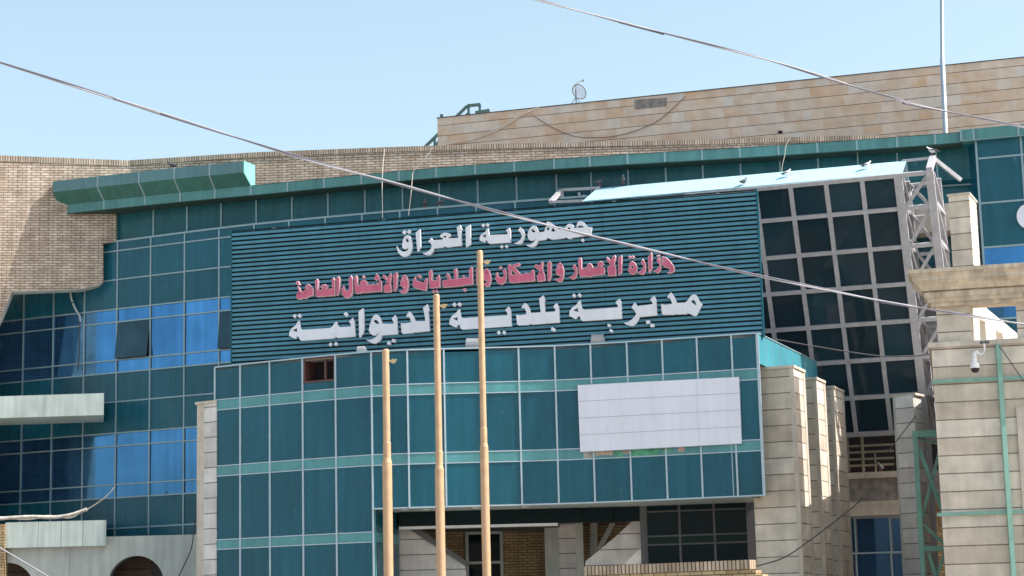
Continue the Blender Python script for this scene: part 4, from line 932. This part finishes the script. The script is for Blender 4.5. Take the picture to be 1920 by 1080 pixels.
# ================================================================== floodlights on the block roof
for x, y, s_, lb in ((677, 655, .62, 'small grey floodlight near the open dark hatch under the sign'), (885.5, 643, 1, 'grey floodlight behind the tallest flagpole under the sign'), (1120.5, 635, 1, 'grey floodlight standing clear at the right under the sign')):
    b = hit(x, 660, BP); b = b - fn(8) * (.1 if x > 1000 else .45) if x > 700 else b - fn(25) * .3
    pz_ = aty(x, y, b.y); fl = thing('floodlight', lb, 'floodlight', V(P2(pz_), 9.03), 'floodlights lighting the sign')
    h = hd(8); n = fn(8); w2_ = .165 * s_; hh_ = .15 * s_; c = pz_
    hs = MB(); up = (Vector((0, 0, 1)) - n * .35).normalized(); dp = (n * 1 + Vector((0, 0, .35))).normalized()
    for k in range(4):                            # ribbed, bowed housing
        a0, a1 = -hh_ + 2 * hh_ * k / 4, -hh_ + 2 * hh_ * (k + 1) / 4; o0 = .07 * (1 - (a0 / hh_) ** 2); o1 = .07 * (1 - (a1 / hh_) ** 2)
        f = [c - h * w2_ + up * a0 + dp * o0, c + h * w2_ + up * a0 + dp * o0, c + h * w2_ + up * a1 + dp * o1, c - h * w2_ + up * a1 + dp * o1]
        hs.hexa(f + [c + sx * h * w2_ + up * aa - dp * .05 for sx, aa in ((-1, a0), (1, a0), (1, a1), (-1, a1))])
    ho = build('housing', hs, M('flood_grey', (.34, .35, .36), .5, .3), fl)
    vz = MB(); vz.bar(c - h * w2_ + up * hh_ - dp * .16, c + h * w2_ + up * hh_ - dp * .16, up * .012, dp * .13); build('visor', vz, galv, ho)
    ln_ = MB(); ln_.bar(c - h * w2_ * .9 - dp * .056, c + h * w2_ * .9 - dp * .056, up * hh_ * .9, dp * .006); build('lens', ln_, plast, fl)
    yk = MB()
    for sx in (-1, 1): yk.beam(c + h * sx * (w2_ + .015), V(P2(c + h * sx * (w2_ + .015)), 9.04), .02, .05)
    yk.beam(V(P2(c - h * (w2_ + .02)), 9.04), V(P2(c + h * (w2_ + .02)), 9.04), .05, .02); build('yoke', yk, galv, fl)

KS[0] = 1.0
# ================================================================== roof things
ds = thing('satellite_dish', 'small round satellite dish on a thin mast on the stone roof house', 'satellite dish', aty(1080, 194, 62.7))
D = lambda x, y, d=0: aty(x, y, 62.7 + d)
nrm = nz((.55, .62, .56)); a = nrm.cross(Vector((0, 0, 1))).normalized(); b = a.cross(nrm); c = D(1086, 172)
dm = MB(); N_ = 24
rings = [(0.01, -.05), (.12, -.04), (.2, -.02), (.262, 0)]
vs = [c + nrm * o + (a * math.cos(2 * math.pi * j / N_) + b * math.sin(2 * math.pi * j / N_)) * r for r, o in rings for j in range(N_)]
dm.add(vs, [(i * N_ + j, i * N_ + (j + 1) % N_, (i + 1) * N_ + (j + 1) % N_, (i + 1) * N_ + j) for i in range(3) for j in range(N_)], 1, 0, True)
dm.tube([c + (a * math.cos(2 * math.pi * j / N_) + b * math.sin(2 * math.pi * j / N_)) * .265 for j in range(N_ + 1)], .013, 6, mi=1)
dg = M('dish_mesh', (.62, .68, .82), .4, .1); dg.node_tree.nodes['Principled BSDF'].inputs['Alpha'].default_value = .5   # perforated sheet
build('dish', dm, [dg, greyd], ds)
mm = MB(); mm.tube([D(1080.5, 200), D(1079.5, 160)], .02, 8); mm.tube([D(1070, 197), D(1079, 183)], .012, 6); mm.tube([D(1089, 196), D(1082, 184)], .012, 6); build('mast', mm, greyd, ds)
am = MB(); am.tube([D(1079.5, 160), D(1082, 156, .1), D(1089, 151.5, .2), D(1093, 152.5, .25)], .014, 6); am.tube([D(1092, 153, .25), D(1094.5, 149.5, .25)], .022, 8); build('feed_arm', am, greyd, ds)
dgs = M('dark_green_steel', (.035, .085, .085), .5)
st_ = thing('roof_stair', 'dark green steel stair and handrail behind the left end of the stone roof house', 'stair', aty(820, 290, 69))
q = lambda x, y, d=0: aty(x, y, 69 + d)
m = MB(); m.beam(q(780, 292), q(876, 199), .11, .1); m.beam(q(876, 198.5), q(900.5, 196), .11, .1); build('handrail', m, dgs, st_)
for x0, y0, y1 in ((878.5, 198, 225), (899.5, 196, 225), (815, 258, 300)):
    m = MB(); m.beam(q(x0, y0), q(x0, y1), .09, .09); build('baluster', m, dgs, st_)
m = MB(); m.beam(q(891, 211.5), q(918, 207), .13, .1); m.beam(q(825, 217.5), q(831, 217), .13, .1); m.beam(q(785, 303, .8), q(880, 212, .8), .2, .1); build('stringer', m, dgs, st_)
ms = thing('antenna_mast', 'tall thin galvanised mast rising from the roof above the right cornice', 'mast', V(P2(aty(1770, 248, 56.4)), 13.6))
m = MB(); b0 = V(P2(aty(1770, 248, 56.4)), 13.5); tp_ = aty(1764.5, -160, 56.4); zsp = aty(1766.5, 110, 56.4).z
mid_ = aty(1766.8, 110, 56.4); m.tube([b0, mid_, mid_ + (mid_ - b0) * .002, tp_], [.075, .072, .058, .054], 14); build('tube', m, galv, ms)
m = MB(); m.lathe(b0, [(.2, .0), (.2, .03)], 12); build('foot_plate', m, galv, ms)
em = thing('round_emblem', 'white round disc on the teal wall at the right edge', 'emblem', atp(1926, 405, W0 + fn(17) * .1, fn(17)))
c = atp(1928, 405, W0 + fn(17) * .12, fn(17)); N_ = 32; r_ = .30; h = hd(17)
m = MB(); m.prism([c + h * r_ * math.cos(2 * math.pi * j / N_) + Vector((0, 0, r_ * 1.12 * math.sin(2 * math.pi * j / N_))) for j in range(N_)], -fn(17) * .09); build('disc', m, white, em)

KS[0] = .93
# ================================================================== cameras
cc = thing('dome_camera', 'white dome security camera hanging from a curled bracket on the stone wing ledge', 'security camera', wq(1846, 643, .3))
m = MB(); pA = wq(1846, 642, .25); m.beam(pA - wh * .11, pA + wh * .11, .12, .05); build('bracket_plate', m, greyd, cc)
m = MB(); q = lambda x, y: wq(x, y, .3)
m.tube([q(1845, 644), q(1846.5, 655), q(1844, 662), q(1838, 664.5), q(1834, 662)], .022, 8); m.tube([q(1834, 663), q(1830, 658.5), q(1827.5, 661), q(1827.5, 672)], .04, 10); build('arm', m, plast, cc)
m = MB(); hc = q(1828, 688); m.lathe(hc, [(.055, .23), (.055, .12), (.085, .10), (.11, .02), (.108, -.03)][::-1], 20); m.lathe(hc, [(.07, .235), (.04, .27)], 16); build('housing', m, plast, cc)
m = MB(); m.lathe(hc, [(.0, -.145), (.05, -.132), (.08, -.105), (.097, -.06), (.1, -.032)], 20); build('dome', m, M('smoked_dome', (.01, .01, .012), .08, 0, 0), cc)

KS[0] = 1.0
# ================================================================== overhead cables and wires
def spline(pts, n=8):
    out = []
    P_ = [pts[0]] + list(pts) + [pts[-1]]
    for i in range(1, len(P_) - 2):
        for k in range(n):
            t = k / n; p0, p1, p2, p3 = P_[i - 1:i + 3]
            out.append(p1 * .5 * (2) + (p2 - p0) * (.5 * t) + (p0 * 2 - p1 * 5 + p2 * 4 - p3) * (.5 * t * t) + (p1 * 3 - p0 - p2 * 3 + p3) * (.5 * t ** 3))
    out.append(pts[-1]); return out
def cable(px, label, Y0, Y1, ph, r=.0088):
    n = len(px); pts = [aty(x, y, Y0 + (Y1 - Y0) * (x - px[0][0]) / (px[-1][0] - px[0][0])) for x, y in px]
    pts = [pts[0] + (pts[0] - pts[1]).normalized() * 18] + pts + [pts[-1] + (pts[-1] - pts[-2]).normalized() * 18]
    ctr = spline(pts, 14); s = 0; A = []; B = []
    for i, p in enumerate(ctr):
        if i: s += (p - ctr[i - 1]).length
        d = (ctr[min(i + 1, len(ctr) - 1)] - ctr[max(i - 1, 0)]).normalized(); a = d.cross(Vector((0, 0, 1))).normalized(); b = a.cross(d)
        t = s * 2 * math.pi / 2.9 + ph + .9 * math.sin(s * .8); o = (a * math.cos(t) + b * math.sin(t)) * r * .9; A.append(p + o); B.append(p - o)
    root = thing('overhead_cable', label, 'cable', pts[1]); 
    m = MB(); m.tube(A, r, 7); build('glint_strand', m, cab_w, root); m = MB(); m.tube(B, r, 7); build('shade_strand', m, cab_d, root)  # strand colours carry the glints and shade of one twisted cable
cable([(0, 117), (220, 187), (460, 263), (585, 302), (710, 335.5), (890, 385), (1090, 438), (1215, 468), (1400, 512), (1540, 541), (1700, 573), (1920, 608)], 'twisted cable with painted glints slanting across the whole view in front of the sign', 19, 22, 1.0)
cable([(1010, 0), (1170, 43), (1420, 107), (1540, 143), (1650, 177), (1760, 206), (1920, 238)], 'twisted cable high in the sky crossing the stone roof house at upper right', 22, 24, 2.6)
def wire(px, f, r, mat, label, name='wire'):
    pts = spline([f(x, y) for x, y in px], 6); m = MB(); m.tube(pts, r, 5); tag(build(name, m, mat, None, None, pts[0]), label, 'wire')
pf = lambda x, y: aty(x, y, hit(x, y, [P2(p) for p in PP]).y - .06)
cf_ = lambda x, y: (lambda p: aty(x, y, p.y - .05))(hit(x, y, CO))
wire([(721, 279), (718, 310), (716.5, 345), (717, 380), (717, 408)], cf_, .012, wire_w, 'pale wire hanging straight down the brick parapet left of the roof house')
wire([(811, 276), (795, 300), (776, 320), (773, 335), (771, 360), (766, 404)], cf_, .012, wire_w, 'pale wire bending down the parapet and cornice under the roof house corner')
rfw = lambda x, y: sq(x, y, .05)
wire([(1010, 202), (985, 212), (960, 228), (930, 245), (890, 260), (850, 268), (818, 275)], rfw, .022, wire_w, 'thick pale wire drooping down the left end of the stone roof house')
wire([(985, 206), (965, 222), (935, 240), (900, 254)], rfw, .014, wire_w, 'thin pale wire beside the thick one on the stone roof house')
wire([(997, 214), (1030, 236), (1075, 255), (1120, 258), (1160, 254), (1200, 242), (1240, 222), (1285, 181)], rfw, .013, M('brown_wire', (.16, .11, .09), .7), 'thin brown wire sagging in a loop on the stone roof house below the bare patch')
wire([(1483, 257), (1474, 272), (1471, 292), (1467, 310), (1465, 330)], cf_, .008, wire_w, 'thin pale wire running down the cornice above the truss canopy')
wire([(1452, 636), (1520, 648), (1600, 661), (1660, 668), (1720, 667), (1757, 662)], lambda x, y: aty(x, y, 44.5), .014, wire_d, 'thin dark wire stretched level across the truss glazing')
wire([(1415, 1062), (1450, 1053), (1480, 1040), (1520, 1012), (1560, 982), (1600, 950), (1618, 932)], lambda x, y: aty(x, y, 45.5), .016, wire_d, 'dark wire sagging across the stone fins to the brick wall')
wire([(1662, 850), (1690, 815), (1717, 780)], lambda x, y: aty(x, y, 49.5), .013, wire_d, 'short dark wire slanting up over the pale stone pier')
KS[0] = .93
wire([(1873, 648), (1890, 672), (1905, 694), (1925, 722)], lambda x, y: wq(x, y, .2), .012, wire_d, 'thin dark wire slanting down right from the green pipe')
KS[0] = 1.0
cwf = lambda x, y: (lambda p: aty(x, y, p.y - .12))(hit(x, y, CW))
wire([(132, 541), (134, 560), (141, 578), (149, 592), (151, 603)], cwf, .035, M('pale_conduit', (.42, .46, .48), .5), 'pale curled conduit hanging under the brick wing in front of the windows', 'conduit')
wire([(150, 597), (149, 630), (148.5, 660), (146, 694)], cwf, .018, wire_d, 'dark wire hanging straight below the curled conduit')
fw = lambda x, y: aty(x, y, 55.8)
wire([(-20, 974), (20, 971), (60, 969), (100, 970), (130, 966), (150, 960), (163, 955)], fw, .055, M('pale_cable_bundle', (.50, .46, .42), .7, 0, .3, 8), 'thick pale cable bundle lying along the arcade fascia top', 'cable_bundle')
wire([(-10, 968), (30, 973), (62, 973), (90, 967), (130, 971), (150, 962)], fw, .022, wire_w, 'loose pale wire twined round the cable bundle')
wire([(160, 957), (180, 945), (200, 930), (216, 912)], lambda x, y: aty(x, y, 56.3), .018, wire_w, 'pale wire rising from the cable bundle to the windows')
wire([(-40, 1003), (0, 1027), (40, 1051), (92, 1082)], lambda x, y: aty(x, y, 54.5), .022, cab_w, 'white wire slanting down across the arcade at lower left')
wire([(366, 975), (363, 1000), (358, 1030), (345, 1060), (333, 1085)], lambda x, y: aty(x, y, 55.2), .016, wire_d, 'black wire hanging beside the stone pier over the arcade wall')

# ================================================================== pigeons
def pigeon(white_, label):
    r = thing('pigeon', label, 'pigeon', (0, 0, 0), 'pigeons perched on the building')
    m = MB(); N_ = 10
    sec = [(-.19, .085, .012, .004), (-.13, .09, .03, .012), (-.08, .10, .05, .035), (-.02, .115, .062, .058), (.04, .13, .062, .066), (.085, .155, .05, .055), (.105, .19, .033, .034), (.118, .215, .027, .028), (.133, .232, .027, .026), (.15, .236, .02, .018), (.162, .232, .009, .007)]
    vs = [Vector((x, w_ * math.cos(2 * math.pi * j / N_), z + h_ * math.sin(2 * math.pi * j / N_))) for x, z, w_, h_ in sec for j in range(N_)]
    k = len(sec)
    for i in range(k - 1):
        mi = (1 if i < 2 else 0) if white_ else (1 if 6 <= i < 3 else 0)
        m.add(vs[i * N_:(i + 2) * N_], [(j, (j + 1) % N_, N_ + (j + 1) % N_, N_ + j) for j in range(N_)], 1, mi, True)
    m.add(vs[:N_], [tuple(range(N_ - 1, -1, -1))]); m.add(vs[-N_:], [tuple(range(N_))])
    m.tube([(.16, 0, .231), (.185, 0, .222)], [.007, .002], 6, mi=1)
    for sy in (-1, 1): m.tube([(.02, sy * .025, .09), (.03, sy * .025, .012)], .005, 5, mi=2); m.tube([(.0, sy * .025, .006), (.06, sy * .03, .006)], .005, 5, mi=2)
    for sy in (-1, 1): m.tube([(.06, sy * .052, .15), (-.02, sy * .062, .14), (-.12, sy * .04, .11), (-.17, sy * .02, .095)], [.012, .02, .014, .003], 6, mi=1)
    build('body', m, [pig_w, pig_d, legs_m] if white_ else [pig_d, greyd, legs_m], r); return r
pw = pigeon(True, 'x'); pd = pigeon(False, 'x'); used = {}
sheetn = (e1 - e0).cross(m1 - e0).normalized()
on_sheet = lambda x, y: atp(x, y, e0 + Vector((0, 0, .0)), sheetn)
def on_ledge(x, y):
    p = hit(x, y, offs(CW, -.02)); k_ = 1.02 if x > 1690 else 1; return V(p * k_, 1.6 + (zz['A'] - 1.6) * k_ + (.036 if k_ == 1 else .022))
def bird(kind, p, rz, label, sc=1):
    src = pw if kind else pd
    if not used.get(kind): used[kind] = 1; src.location = p; src.rotation_euler = (0, 0, rz); src['label'] = label; src.scale = (sc,) * 3; return
    dup(src, p, rz, label, sc)
bird(1, on_sheet(1474, 333), .5, 'white pigeon near the middle of the light blue canopy roof')
bird(1, on_sheet(1624, 318), .4, 'white pigeon toward the right end of the light blue canopy roof')
bird(0, on_sheet(1394, 348), .8, 'dark pigeon on the light blue canopy roof above the sign')
bird(1, rdg + Vector((0, 0, .075)), 2.6, 'white and grey pigeon on the peak of the truss gable')
bird(1, on_ledge(1788, 331), -1.2, 'pale pigeon on the ledge beside the truss gable')
bird(0, on_ledge(1800, 331), -1.9, 'dark pigeon on the ledge behind the truss gable, nearest its pale neighbour')
bird(0, on_ledge(1821, 331), -.3, 'dark pigeon on the ledge closest to the right wall bay')
bird(0, on_ledge(797, 394), -1.5, 'dark upright pigeon on the ledge above the sign, left of a pair')
bird(0, on_ledge(826, 393), 0, 'dark pigeon on the ledge above the sign, right of a pair')
bird(0, tp(-4.75, -.155) + ridge + Vector((0, 0, .02)), .3, 'dark pigeon at the left tip of the light blue canopy roof')
bird(0, tp(-4.05, -.14) + ridge + Vector((0, 0, .01)), -1.6, 'dark pigeon on the canopy ridge a little right of the roof tip')
ep = hit(320, 315, eP); bird(0, V(ep - fn(23) * .1, zf1 + .005), 2.8, 'small dark pigeon on the top of the left eave canopy')
bird(1, tp(uP + .12, vs_[1] - .35) + tin * .75, -.6, 'white breasted pigeon inside the truss tower, upper')
bird(1, tp(uP + .12, vs_[2] - .06) + tin * .5 , 2.2, 'white pigeon inside the truss tower, lower')
lq_ = mq(1652, 892, .35); bird(0, V(P2(lq_), mq(1652, 885, .12).z + .0), -2.2, 'dark pigeon on the stone ledge under the barred window')
